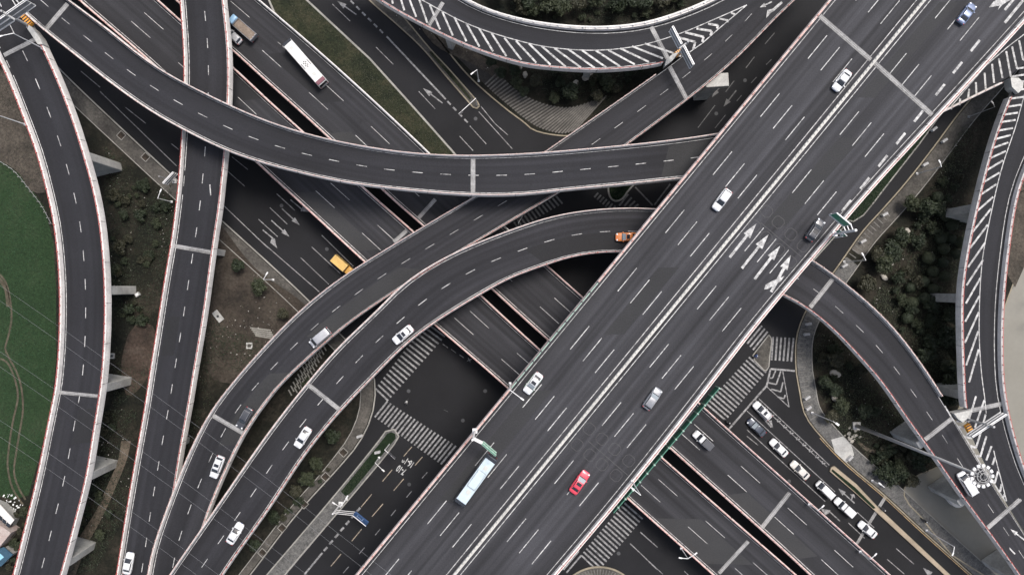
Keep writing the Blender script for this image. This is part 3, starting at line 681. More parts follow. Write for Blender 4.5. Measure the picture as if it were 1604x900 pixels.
sheet('bare_patch', smooth([(345,350),(400,420),(470,470),(495,500),(450,560),(405,600),(360,600),(330,590),(322,540),(335,450)], 40), blend('brown_patch', [(.020,.017,.014),(.042,.034,.027),(.060,.050,.040)], .12, 8, .7, .5, 1.6, bump=.12), .160)
sheet('bare_patch', smooth([(215,505),(240,510),(240,560),(225,600),(200,620),(190,570),(200,525)], 30), blend('reddish_patch', [(.022,.017,.014),(.050,.036,.028),(.070,.055,.045)], .14, 8, .7, .5, 1.6, bump=.12), .164)
# green strip beside the expressway
bed('grass_strip', [(395,-60),(432,-50),(480,0),(580,93),(645,165),(708,236),(735,268),(722,292),(640,240),(560,165),(500,90),(430,20)], M_GRASS, kw=.45)
# thin island between road and slip road
isl = smooth([(530,-50),(578,0),(620,37),(660,74),(700,121),(741,168)], 20)+[(747,170),(751,166),(748,160)]+smooth([(741,151),(700,105),(673,76),(632,27),(605,0),(560,-50)], 20)
bed('traffic_island', isl, M_PAVE, kerb=M_KERBY)
sheet('hedge_strip', smooth([(672,82),(700,115),(736,157)], 10)+smooth([(738,154),(704,110),(676,80)], 10), M_GRASS, .158)
# bank inside the loop
K4 = smooth([(610,-60),(640,5),(673,44),(733,118),(793,171),(820,191),(836,204),(884,213),(905,211)], 40)
loopbed = bed('bank', K4+[(960,170),(1050,110),(1140,20),(1180,-60)], M_SOILG, kerb=M_KERBY)
ribs = smooth([(745,118),(775,147),(800,168),(822,186),(845,200),(880,209),(900,205)], 50); inner = smooth([(765,95),(788,122),(810,142),(833,155),(862,165),(895,168),(950,150)], 50)
sheet('pavement', [(673,48)]+ribs+inner[::-1]+[(700,60),(683,44)], blend('dark_paving', [(.028,.026,.024),(.05,.046,.041)], .3, 7, .7, .4, 3), .158)
m = MB()
ribs, inner = smooth(ribs, 37), smooth(inner, 37)
for k in range(4, 37):
    m.beam(W(ribs[k][0], ribs[k][1], .17), W(inner[k][0], inner[k][1], .17), .36, .12)
st(m.build('paving_ribs', concrete('rib_stone', (.19,.175,.155), .6)))
sheet('dirt_ramp', smooth([(640,10),(680,70),(740,100),(780,125)], 12)+smooth([(790,110),(750,85),(700,55),(665,5)], 12), M_BARE, .160)
# north-east verge
K5 = smooth([(1640,10),(1560,110),(1506,172),(1461,232),(1417,288),(1380,330),(1351,362),(1307,424),(1276,464),(1258,495),(1247,530),(1247,583),(1251,605),(1261,650),(1294,692),(1331,729),(1384,774),(1440,826),(1521,899),(1600,970)], 80)
o = bed('verge', K5+[(1606,985)]+[(1560,912),(1490,868),(1462,834),(1440,806),(1424,790),(1416,776),(1416,764),(1424,752),(1440,742),(1460,734),(1475,727),(1500,642),(1530,562),(1558,522),(1588,440),(1618,330),(1638,200),(1690,20)], M_SOILG, kerb=M_KERBY)
A, B = offs(K5, 2.5, 26, -1); n1 = 32
sheet('pavement', A[:n1]+[B[i] for i in range(n1-1,-1,-1)], M_PAVE, .157)
sheet('pavement', A[n1:]+B[n1:][::-1], M_COB, .157)
m = MB()
for p, q in zip(B, B[1:]): m.beam(W(*p, .17), W(*q, .17), .18, .1)
st(m.build('kerb_edging', M_KERB))
m = MB(); rr = concrete('rib_stone_grey', (.20,.19,.175), .5)
for i in range(26, 62):
    if i % 1 == 0:
        for t in (0, .5):
            if A[i][0] > 1285 and A[i][1] > 660: continue
            p = np.array(A[i])*(1-t)+np.array(A[min(i+1,79)])*t; q = np.array(B[i])*(1-t)+np.array(B[min(i+1,79)])*t
            m.beam(W(*(p*.96+q*.04), .168), W(*(p*.42+q*.58), .168), .20, .06)
st(m.build('paving_ribs', rr))
sheet('concrete_apron', [(1302,688),(1320,683),(1333,695),(1338,712),(1326,724),(1308,708)], M_CONC, .162)
m = MB()
for p, q in zip([(1290,585),(1300,560),(1330,600)], []): pass
sheet('foot_path', smooth([(1345,690),(1362,702),(1380,704),(1398,694),(1420,690)], 20)+smooth([(1420,694),(1398,699),(1380,709),(1360,707),(1343,694)], 20), M_PATH, .161)
sheet('river_bank', smooth([(1576,430),(1566,500),(1566,600),(1580,680),(1610,770)], 20)+[(1575,770),(1560,690),(1545,560),(1560,430)], M_BARE, .161)
sheet('river_bank', smooth([(1604,250),(1580,330),(1572,420)], 12)+smooth([(1590,450),(1612,400),(1640,330),(1640,250)], 12), M_BARE, .163)
bed('planting_bed', [(1245,440),(1330,345),(1336,347),(1352,337),(1366,320),(1382,299),(1440,225),(1480,170),(1400,200),(1290,340)], M_HEDGE)
# islands at the crossing
bed('traffic_island', smooth([(1204,524),(1208,530),(1206,552),(1204,574)], 10)+[(1200,580),(1196,579),(1182,564),(1179,556)], M_PAVE, kw=.25)
tip = smooth([(420,897),(530,768),(600,681),(604,675),(612,671),(620,673),(625,680),(623,687),(547,781),(447,898),(380,985)], 50)
o = bed('median_island', tip+[(350,985)], M_COB, kw=.3)
sheet('hedge_strip', [(534,769),(601,686),(606,679),(613,676),(619,679),(620,686),(548,773),(541,776)], M_HEDGE, .160)
bed('traffic_island', smooth([(956,272),(953,300),(958,312),(966,315),(975,311),(983,300),(1010,270)], 20), M_HEDGE, kw=.4)
m_ = [(1301,731),(1306,729),(1340,757),(1373,792),(1485,897),(1538,950),(1531,950),(1480,900),(1367,796),(1335,767),(1299,737)]
bed('median_island', m_, concrete('beige_barrier', (.36,.29,.21), .3), h=.38, kw=.12, kerb=M_KERBY)
sheet('hedge_strip', [(1304,734),(1340,763),(1372,795),(1368,796),(1336,767),(1302,737)], M_HEDGE, .39)
# striped paving and slabs in the soil between the ramps
m = MB()
for k in range(11):
    x, y = 452+3.6*k, 612-6.2*k
    for q in range(3): m.beam(W(x+q*9, y-q*4-2, .17), W(x+q*9+5, y-q*4+7, .17), .32, .1)
for k in range(5): m.beam(W(392+k*2, 513+k*3, .17), W(424+k*2, 517+k*3.4, .17), .35, .12)
st(m.build('paving_ribs', concrete('pale_rib_stone', (.30,.285,.25), .5)))
# curved corner at the bottom
ell = [(938+62*math.cos(t), 943+56*math.sin(t)) for t in np.linspace(math.pi, 2*math.pi, 40)]
bed('corner_pavement', ell, M_PAVE, kerb=M_KERBY, kw=.4)
m = MB()
for k in range(3, 37):
    p, q = ell[k], (938+40*math.cos(math.pi+math.pi*k/39), 943+36*math.sin(math.pi+math.pi*k/39)); m.beam(W(p[0], p[1]+4, .17), W(*q, .17), .16, .06)
st(m.build('paving_ribs', rr))
# ------------------------------------------------------------------ painted ground markings
gm, gb, gw, gf = MB(), MB(), MB(), MB(); ZG = .012
def cw(a0, b0, a1, b1, n, wd=.44, mb=None):
    for k in range(n):
        t = k/(n-1); a = (a0[0]+(a1[0]-a0[0])*t, a0[1]+(a1[1]-a0[1])*t); b = (b0[0]+(b1[0]-b0[0])*t, b0[1]+(b1[1]-b0[1])*t); pdash(mb or gw, a, b, wd, ZG)
cw((607,628),(587,653),(714,697.5),(690.5,726.5), 21)
cw((667,505),(697,527),(588,608),(608,627), 19)
cw((1173,559),(1200,583),(1107,632),(1137,658), 16)
cw((1211,527),(1208.5,563.5),(1243,529),(1239.5,566), 6)
cw((1193.5,510),(1170.5,538),(1202.5,519),(1179.5,547.5), 3)
cw((978,787),(1006.5,812),(914,863.5),(941.5,889), 16)
cw((805,347),(812,358),(871,307),(881,319), 13, mb=gf)
cw((937,302),(931,309),(964,322),(957,331), 7, mb=gf); cw((984,304),(970,322),(1000,320),(994,324), 4, mb=gf)
D = lambda mb, f, l, wd=.17: [pdash(mb, f(*a), f(*b), wd, ZG) for a, b in l]
ident = lambda x, y: (x, y)
z6 = lambda x, y: (1140+x/5, 500+y/5); z8 = lambda x, y: (860+x/6.43, 760+y/6.43); zq = lambda x, y: (1170+x/3.914, 620+y/3.914)
D(gm, z8, (((300,658),(145,845)),((325,700),(175,875)),((325,700),(470,838))), .4)
D(gm, z8, (((920,465),(1093,620)),((820,582),(1090,845))), .2)
D(gm, cc, (((815,880),(840,905)),((560,752),(715,895)),((610,700),(690,770))), .16)
# west road
D(gm, c1, (((590,505),(685,580)),((805,675),(840,703)),((1065,800),(1150,875)),((1090,737),(1165,797)),((380,335),(470,410))), .17)
D(gw, c1, (((470,430),(830,780)),((1045,960),(1260,1165))), .2)
D(gm, c6, (((100,10),(185,88)),((68,75),(150,153)),((15,130),(105,212)),((312,205),(460,350)),((265,260),(400,385)),((0,210),(300,470))), .19)
D(gw, c6, (((213,310),(345,435)),), .14)
for t, h in (((125,80),(208,157)), ((75,135),(160,212))): arrow(gm, c6(*t), c6(*h), ZG, .28, 1.2, .36)
D(gm, c6, (((165,38),(222,86)),((35,180),(85,222))), .28); ppoly(gm, [c6(222,70),c6(262,96),c6(212,92)], ZG); ppoly(gm, [c6(75,222),c6(92,220),c6(96,245),c6(103,266),c6(70,240)], ZG)
# road beside the green strip
D(gm, c2, (((362,20),(445,100)),((567,222),(648,303)),((768,430),(845,512)),((1008,592),(1085,677)),((960,640),(1023,708)),((1050,525),(1208,700)),((1060,500),(1125,580)),((1125,580),(1187,635))), .18)
D(gm, c2, (((617,172),(895,467)),), .4)
for k in range(6): t = k/5; pdash(gm, c2(455+137*t-8, 12+136*t-8), c2(455+137*t+8, 12+136*t+8), .42, ZG)
for k in range(4): t = k/3; pdash(gm, c2(910+80*t-8, 484+84*t-8), c2(910+80*t+8, 484+84*t+8), .42, ZG)
arrow(gm, c2(475,70), c2(385,5), ZG, .28, 1.3, .4); arrow(gm, c2(880,485), c2(788,415), ZG, .28, 1.3, .4)
# road south-west of the main deck
D(gb, ca, (((735,298),(697,342)),((785,345),(750,385)),((643,405),(597,460)),((697,448),(650,503)),((547,520),(497,580)),((600,565),(548,625)),((500,683),(453,740)),((403,800),(355,858))), .2)
D(gm, ca, (((808,417),(783,445)),((735,505),(710,535)),((660,593),(637,622)),((587,683),(563,712)),((513,770),(488,800)),((438,860),(413,890))), .2)
for k in range(7): t = k/6; x, y = 485-155*t, 592+185*t; pdash(gm, ca(x+8, y-9), ca(x-8, y+9), .5, ZG)
D(gm, ca, (((315,795),(230,897)),), .42); D(gw, ca, (((668,262),(440,540)),((440,545),(140,900))), .14)
D(gf, ca, (((885,723-600+0),(905,733-600)),), .1)
D(gm, c6, (((880,715),(905,733)),((920,740),(943,757)),((958,765),(980,780)),((1000,780),(1010,800)),((995,795),(1017,786))), .16)
# queueing road south-east
D(gm, zq, (((0,90),(540,585)),((0,205),(480,645)),((0,245),(68,300)),((675,710),(780,805)),((622,775),(722,870)),((52,22),(490,432)),((72,14),(505,422))), .19)
for k in range(11):
    t = .03+k/11.2; x, y = 52+440*t, 22+412*t; pdash(gm, zq(x+2, y+10), zq(x+24, y+8), .3, ZG); pdash(gm, zq(x+2, y+10), zq(x+8, y-6), .2, ZG)
D(gm, cb, (((660,775),(743,848)),((617,825),(698,895))), .18)
arrow(gm, zq(660,655), zq(560,565), ZG, .28, 1.2, .36); ppoly(gm, [zq(632,600),zq(658,600),zq(664,625),zq(640,612)], ZG); D(gm, zq, (((640,640),(648,610)),), .3)
D(gm, zq, (((570,765),(500,700)),), .28); ppoly(gm, [zq(452,688),zq(512,698),zq(505,715),zq(480,728)], ZG)
D(gm, zq, (((75,105),(150,190)),), .4); ppoly(gm, [zq(130,150),zq(152,148),zq(160,195)], ZG)
ppoly(gm, [cb(785,865),cb(830,885),cb(822,898),cb(806,898)], ZG)
D(gm, z6, (((525,402),(335,387)),((335,387),(305,517)),((305,517),(0,868))), .45)
D(gm, z6, (((335,390),(308,525)),((305,525),(480,685)),((480,685),(430,400))), .2)
for q in (((375,400),(350,458),(330,458)),((415,405),(380,508),(320,495)),((432,490),(415,565),(340,545)),((450,590),(440,620),(390,605))):
    D(gm, z6, list(zip(q, q[1:])), .35)
# north-east dark roads
D(gf, c3, (((1110,265),(1145,310)),), .0001)
for t, h in (((1005,380),(945,458)), ((1060,425),(1000,502))): arrow(gf, c3(*t), c3(*h), ZG, .3, 1.3, .4)
D(gf, c3, (((1145,268),(1105,320)),((1050,380),(1010,432)),((960,495),(880,600)),((1010,540),(960,602)),((1225,280),(1200,305)),((1155,363),(1130,390)),((1085,448),(1062,475)),((1240,155),(1195,207))), .18)
D(gf, ident, (((995,293),(1022,321)),((1025,321),(1050,288))), .35)
D(gm, c4, (((740,660),(600,890)),), .0001)
D(gm, c8, (((590,0),(500,110)),), .0001)
st(gm.build('lane_markings', M_WHITE2))
o = gw.build('crosswalk_markings', M_WHITE2); st(o); o = gb.build('bus_lane_markings', M_BEIGE); st(o); o = gf.build('faded_markings', paint('faded_paint', (.16,.155,.15), wear=.45)); st(o)
m = MB(); k5 = K5[52:]
A2, B2 = offs(k5, -2.2, -3.4, -1)
for i in range(len(k5)-1): m.quad(W(*A2[i], ZG), W(*A2[i+1], ZG), W(*B2[i+1], ZG), W(*B2[i], ZG))
st(m.build('yellow_edge_marking', M_YEL))
sheet('joint_strip', [(1385,776),(1389,779),(1344,852),(1340,850)], M_JOINT, .010)
def text(s, ctr, z, ang, h, wide, name):
    cu = bpy.data.curves.new(name, 'FONT'); cu.body = s; cu.align_x = 'CENTER'; cu.align_y = 'CENTER'; cu.size = 1; cu.offset = .03
    o = bpy.data.objects.new(name, cu); COL.objects.link(o); bpy.context.view_layer.update()
    me = bpy.data.meshes.new_from_object(o.evaluated_get(bpy.context.evaluated_depsgraph_get())); bpy.data.objects.remove(o)
    o2 = bpy.data.objects.new(name, me); COL.objects.link(o2); me.materials.clear(); me.materials.append(M_WHITE)
    ys = [v.co.y for v in me.vertices]; xs = [v.co.x for v in me.vertices]; ky, kx = h/(max(ys)-min(ys)), wide/(max(xs)-min(xs))
    for v in me.vertices: v.co.x *= kx; v.co.y *= ky
    o2.location = W(*ctr, z); o2.rotation_euler = (0,0,ang); return o2
st(text('16-19', (639.5,723), ZG, math.radians(146), 1.75, 2.75, 'bus_hours_lettering')); st(text('7-10', (628.5,735.3), ZG, math.radians(146), 1.75, 2.2, 'bus_hours_lettering'))
# manhole covers
mm = plain('cast_iron', (.05,.05,.052), .7)
for i, (x, y) in enumerate(((441,322),(512,390),(745,186),(725,658),(969,866),(641,758),(1236,753),(1288,770),(1167,126),(1122,178),(640,612),(760,612))):
    m = MB(); p = W(x, y, 0); m.tube(p+Vector((0,0,-.05)), p+Vector((0,0,.016)), .45, seg=16)
    o = m.build('manhole_cover', mm); tag(o, 'round iron manhole cover set into dark asphalt', 'manhole', 'manhole covers in the ground roads')
# ------------------------------------------------------------------ vehicles
def carpaint(name, col, metal=.0): return plain(name, col, .32, metal, coat=.6, noise=.14, nscale=1.6)
P_WHITE = carpaint('white_car_paint', (.62,.62,.62)); P_SILVER = carpaint('silver_car_paint', (.42,.42,.43), .3); P_GREY = carpaint('dark_grey_car_paint', (.07,.071,.078), .3)
P_RED = carpaint('red_car_paint', (.62,.055,.085)); P_BLUE = carpaint('blue_grey_car_paint', (.16,.20,.31), .3); P_ORANGE = carpaint('orange_car_paint', (.62,.20,.055)); P_MID = carpaint('grey_car_paint', (.24,.245,.26), .3)
P_BLACK = plain('black_trim', (.015,.015,.017), .5); P_GLASS = plain('car_window_glass', (.018,.021,.026), .08, spec=.8); P_GLASSG = plain('pale_windscreen_glass', (.22,.25,.27), .10, spec=.8)
P_TYRE = plain('tyre_rubber', (.02,.02,.02), .9); P_RIM = plain('wheel_rim', (.35,.35,.36), .4, .6)
P_LAMP = plain('headlamp_lens', (.70,.72,.74), .15); P_TAIL = plain('tail_lamp_lens', (.35,.02,.02), .2); P_GREENP = plain('green_taxi_stripe', (.05,.32,.10), .4)
P_PLATE = plain('blue_number_plate', (.03,.09,.35), .5)
def loft(mb, sts, n=16, ex=4.5):
    """closed body lofted along x: stations (x, half width, z bottom, z top)"""
    n0 = len(mb.v)
    for x, hw, zb, zt in sts:
        zc, hh = (zb+zt)/2, (zt-zb)/2
        for k in range(n):
            t = 2*math.pi*(k+.5)/n; c, s = math.cos(t), math.sin(t)
            mb.v.append((x, hw*math.copysign(abs(c)**(2/ex), c), zc+hh*math.copysign(abs(s)**(2/ex), s)))
    for i in range(len(sts)-1):
        for k in range(n): a, b = n0+i*n+k, n0+i*n+(k+1) % n; mb.f.append((a, b, b+n, a+n))
    mb.f.append(tuple(n0+n-1-k for k in range(n))); e = n0+(len(sts)-1)*n; mb.f.append(tuple(e+k for k in range(n)))
def add(root, name, mat, fn, smooth=True, bevel=0.0, parent=None):
    m = MB(); fn(m); return m.build(name, mat, parent or root, smooth=smooth, bevel=bevel)
def wheels(root, xs, hw, r=.32, wd=.22):
    for x in xs:
        for sg in (-1, 1):
            t = add(root, 'wheel', P_TYRE, lambda m: m.tube((x, sg*(hw-wd), r), (x, sg*hw, r), r, seg=14), False)
            add(root, 'rim', P_RIM, lambda m: m.tube((x, sg*(hw-.05), r), (x, sg*(hw+.012), r), r*.62, seg=10), False, parent=t)
def mirrors(root, x, hw, z, mat):
    for sg in (-1, 1): add(root, 'mirror', mat, lambda m: m.box((x, sg*(hw+.11), z), .16, .22, .14), False, .03)
def lamps(root, xf, xr, hw, zf, zr, tail=True, sz=(.26,.34,.14)):
    for sg in (-1, 1):
        add(root, 'headlight', P_LAMP, lambda m: m.box((xf, sg*hw, zf), sz[0], sz[1], sz[2], -sg*.5), False, .03)
        add(root, 'tail_light', P_TAIL, lambda m: m.box((xr, sg*hw, zr), .14, .34, .16, sg*.3), False, .03)
def place(root, px, head, deck=None, z=None, lift=.85):
    zz = z if z is not None else (deck.zi(px) if hasattr(deck, 'zi') else deck)
    root.scale = (1.08,1.08,1.05) if root['category'] in ('car','taxi','van','pickup') else (1,1,1)
    p = W(px[0], px[1], zz+lift); root.location = (p.x, p.y, zz+.022); root.rotation_euler = (0, 0, math.atan2(-head[1], head[0]))
    return root
def sedan(name, label, paint, L=4.7, Wd=1.84, cat='car', sunroof=False, glass=None, wscreen=None, hatch=False, stripe=None, suv=False):
    r = thing(name, label, cat, group=None); h = L/2; w_ = Wd/2; zt = .12 if suv else 0; gl = glass or P_GLASS
    add(r, 'body', paint, lambda m: loft(m, [(-h, w_*.72, .42, .82+zt), (-h+.10, w_*.86, .30, .93+zt), (-h+.45, w_*.97, .22, 1.0+zt), (-h*.45, w_, .2, 1.0+zt), (h*.2, w_, .2, .96+zt), (h*.48, w_*.985, .22, .93+zt), (h-.55, w_*.95, .24, .86+zt), (h-.16, w_*.84, .30, .74+zt), (h, w_*.62, .40, .62+zt)]))
    x0 = -h+(.28 if suv or hatch else .62); top = 1.44+(.24 if suv else 0); x1 = h*.47
    add(r, 'windows', gl, lambda m: loft(m, [(x0, w_*.74, .82+zt, .98+zt), (x0+.12, w_*.78, .82+zt, 1.05+zt), (x0+(.42 if suv or hatch else .75), w_*.77, .82+zt, top-.05), (-.1, w_*.80, .82+zt, top), (.28, w_*.80, .82+zt, top-.06), (x1-.12, w_*.84, .82+zt, 1.04+zt), (x1, w_*.80, .82+zt, .95+zt)], ex=5))
    rx0 = x0+(.40 if suv or hatch else .70); rx1 = .30
    rf = add(r, 'roof', paint, lambda m: loft(m, [(rx0-.10, w_*.66, top-.16, top-.045), (rx0+.1, w_*.745, top-.12, top+.0), ((rx0+rx1)/2, w_*.765, top-.12, top+.035), (rx1-.2, w_*.755, top-.14, top+.015), (rx1, w_*.70, top-.18, top-.05)], ex=4))
    if wscreen: add(r, 'windscreen', wscreen, lambda m: m.quad((rx1-.02, -w_*.70, top-.035), (x1-.14, -w_*.78, 1.055+zt), (x1-.14, w_*.78, 1.055+zt), (rx1-.02, w_*.70, top-.035)), False)
    for sg in (-1, 1):   # door pillars
        add(r, 'pillar', paint, lambda m: (m.beam((rx1-.05, sg*w_*.73, top-.06), (x1-.06, sg*w_*.83, .98+zt), .09, .06), m.beam((rx0, sg*w_*.73, top-.08), (x0+.08, sg*w_*.78, 1.0+zt), .12, .06)), False)
    if sunroof: add(r, 'sunroof', gl, lambda m: m.box(((rx0+rx1)/2+.15, 0, top+.03), .62, w_*1.05, .03), False, parent=rf)
    if suv:
        for sg in (-1, 1): add(r, 'roof_rail', P_RIM, lambda m: m.beam((rx0, sg*w_*.66, top+.05), (rx1-.1, sg*w_*.66, top+.04), .05), False, parent=rf)
    add(r, 'bumper', P_BLACK, lambda m: (m.box((h-.1, 0, .33), .26, Wd*.76, .16), m.box((-h+.1, 0, .36), .26, Wd*.76, .16)), False, .04)
    lamps(r, h-.30, -h+.14, w_*.66, .76+zt, .84+zt); mirrors(r, x1-.28, w_*.92, 1.02+zt, paint if not suv else P_BLACK)
    wheels(r, (-h*.58, h*.60), w_*.985, .33+(.03 if suv else 0))
    add(r, 'number_plate', P_PLATE, lambda m: m.box((h-.02, 0, .46), .06, .44, .13), False)
    if stripe:
        add(r, 'side_stripe', stripe, lambda m: [m.box((0, sg*(w_-.005), .62), L*.62, .03, .22) for sg in (-1, 1)], False)
    return r
def van(name, label, paint, L=4.9, Wd=1.8, top=1.95, rear_glass=True, cat='van', nose=.75):
    r = thing(name, label, cat); h = L/2; w_ = Wd/2
    add(r, 'body', paint, lambda m: loft(m, [(-h, w_*.88, .35, top*.55), (-h+.06, w_*.97, .25, top*.58), (-h+.5, w_, .22, 1.08), (h*.4, w_, .22, 1.06), (h-nose*.6, w_*.97, .24, .98), (h-.15, w_*.88, .3, .80), (h, w_*.7, .4, .68)], ex=6))
    add(r, 'windows', P_GLASS, lambda m: loft(m, [(-h+.04, w_*.80, .9, top-.22), (-h+.3, w_*.90, .9, top-.04), (h-nose-.75, w_*.90, .9, top-.03), (h-nose-.1, w_*.88, .9, 1.22), (h-nose+.15, w_*.84, .88, 1.02)], ex=6))
    rf = add(r, 'roof', paint, lambda m: loft(m, [(-h+.10, w_*.80, top-.2, top-.05), (-h+.28, w_*.88, top-.16, top), (0, w_*.89, top-.16, top+.03), (h-nose-.75, w_*.87, top-.17, top-.01), (h-nose-.62, w_*.8, top-.2, top-.08)], ex=5))
    add(r, 'roof_ribs', paint, lambda m: [m.box((-h*.18, y, top+.03), L*.56, .05, .03) for y in (-.45,-.15,.15,.45)], False, parent=rf)
    for sg in (-1, 1):
        add(r, 'pillar', paint, lambda m: (m.beam((h-nose-.7, sg*w_*.86, top-.08), (h-nose+.05, sg*w_*.85, 1.03), .09, .06), m.box((-h+.2, sg*w_*.90, 1.4), .25, .05, .8), m.box((.1, sg*w_*.91, 1.4), .1, .05, .8)), False)
    add(r, 'bumper', P_BLACK, lambda m: (m.box((h-.08, 0, .36), .22, Wd*.8, .18), m.box((-h+.05, 0, .38), .2, Wd*.85, .18)), False, .04)
    lamps(r, h-.24, -h+.03, w_*.70, .82, 1.0); mirrors(r, h-nose-.12, w_*.95, 1.15, paint); wheels(r, (-h*.58, h*.58), w_*.985, .32)
    return r
def pickup(name, label, paint, cargo, L=5.0, Wd=1.8, cover=True):
    r = thing(name, label, 'pickup'); h = L/2; w_ = Wd/2
    add(r, 'body', paint, lambda m: loft(m, [(-h, w_*.9, .4, .95), (-h+.05, w_*.97, .3, 1.0), (0, w_, .25, 1.0), (h*.4, w_, .25, 1.0), (h-.4, w_*.94, .28, .92), (h, w_*.7, .4, .7)], ex=6))
    add(r, 'windows', P_GLASS, lambda m: loft(m, [(-.05, w_*.8, .9, 1.35), (.0, w_*.84, .9, 1.5), (.75, w_*.84, .9, 1.5), (1.35, w_*.85, .9, 1.05)], ex=6))
    add(r, 'roof', paint, lambda m: loft(m, [(.0, w_*.8, 1.38, 1.5), (.15, w_*.84, 1.4, 1.56), (.65, w_*.83, 1.4, 1.55), (.8, w_*.76, 1.36, 1.48)]))
    add(r, 'cargo_bed', cargo, lambda m: m.box((-h/2-.02, 0, 1.05 if not cover else 1.3), h-.2, Wd*.92, .3 if not cover else .85), False, .06)
    lamps(r, h-.25, -h+.02, w_*.7, .85, .9); mirrors(r, .95, w_*.95, 1.1, paint); wheels(r, (-h*.6, h*.58), w_*.985, .35)
    return r
# bus on the main deck
def bus(name, label, skin, roofm, L=11.0, Wd=2.5, top=3.05):
    r = thing(name, label, 'bus'); h = L/2; w_ = Wd/2
    add(r, 'body', skin, lambda m: loft(m, [(-h, w_*.93, .45, top-.22), (-h+.12, w_, .35, top-.08), (-h+.5, w_, .32, top-.06), (h-.5, w_, .32, top-.06), (h-.12, w_*.98, .35, top-.1), (h, w_*.9, .45, top-.3)], n=20, ex=9))
    add(r, 'side_windows', P_GLASS, lambda m: [m.box((.0, sg*(w_+.004), 2.0), L*.86, .03, .85) for sg in (-1, 1)], False)
    rf = add(r, 'roof', roofm, lambda m: m.box((-.0, 0, top), L-1.5, Wd*.93, .14), False, .05)
    for sg, nm in ((1, 'windscreen'), (-1, 'rear_window')): add(r, nm, P_GLASS, lambda m: m.box((sg*(h-.01), 0, 2.05), .08, Wd*.84, 1.2), False)
    for x in (h-.42, -h+.42): add(r, 'end_cap', P_GLASS, lambda m: m.box((x, 0, top-.035), .66, Wd*.92, .1), False, .04)
    for sg in (-1, 1):
        add(r, 'mirror', P_BLACK, lambda m: m.box((h+.22, sg*(w_+.08), 2.4), .3, .22, .4), False, .05); add(r, 'headlight', P_LAMP, lambda m: m.box((h-.02, sg*w_*.7, .75), .1, .36, .2), False); add(r, 'tail_light', P_TAIL, lambda m: m.box((-h+.02, sg*w_*.78, 1.0), .1, .2, .4), False)
    wheels(r, (-h*.52, h*.55), w_*.985, .48, .3)
    return r, rf
LB = plain('pale_blue_bus_roof', (.47,.55,.59), .4, noise=.2, nscale=1.0); BW = plain('white_bus_roof', (.62,.61,.585), .4, noise=.12, nscale=1.0); HATCH = plain('roof_hatch', (.47,.47,.44), .5); MAROON = plain('maroon_bus_rear', (.16,.06,.075), .35)
b1, rf = bus('city_bus', 'pale blue roofed city bus with dark ends driving on the wide main deck', plain('dark_bus_side', (.07,.075,.085), .3), LB, 11.6, 2.45)
place(b1, (745,753), (-52,72), main, lift=3.0)
top = 3.075
add(b1, 'roof_pod', LB, lambda m: m.box((-.3, 0, top+.10), 3.9, 1.75, .26), False, .12, parent=rf); add(b1, 'pod_rim', P_MID, lambda m: [m.box((-.3+sx*2.02, 0, top+.02), .07, 1.9, .06) for sx in (-1,1)]+[m.box((-.3, sy*.93, top+.02), 4.0, .07, .06) for sy in (-1,1)], False, parent=rf)
for x in (2.6, -3.3): add(b1, 'roof_hatch', HATCH, lambda m: m.box((x, .1, top+.05), .95, .85, .1), False, .03, parent=rf)
b2, rf = bus('city_bus', 'long white bus with black marks on its roof, next to the green strip', BW, BW, 12.6, 2.45)
place(b2, (477,98), (-57,-65), north, lift=2.6)
for x in (4.2, -3.6): add(b2, 'roof_hatch', HATCH, lambda m: m.box((x, .05, top+.04), .85, .8, .08), False, .03, parent=rf)
def marks(m):
    for y in (-.85, .85): m.box((-.8, y, top+.082), 1.5, .12, .02)
    for x, y in ((-1.4,.0),(-1.05,.3),(-1.05,-.3),(-.7,0),(-.35,.3),(-.35,-.3),(0,.0)): m.box((x, y, top+.082), .26, .24, .02)
add(b2, 'roof_mark', P_BLACK, marks, False, parent=rf); add(b2, 'rear_panel', MAROON, lambda m: m.box((-5.72, 0, top+.02), .95, 2.2, .14), False, .03)
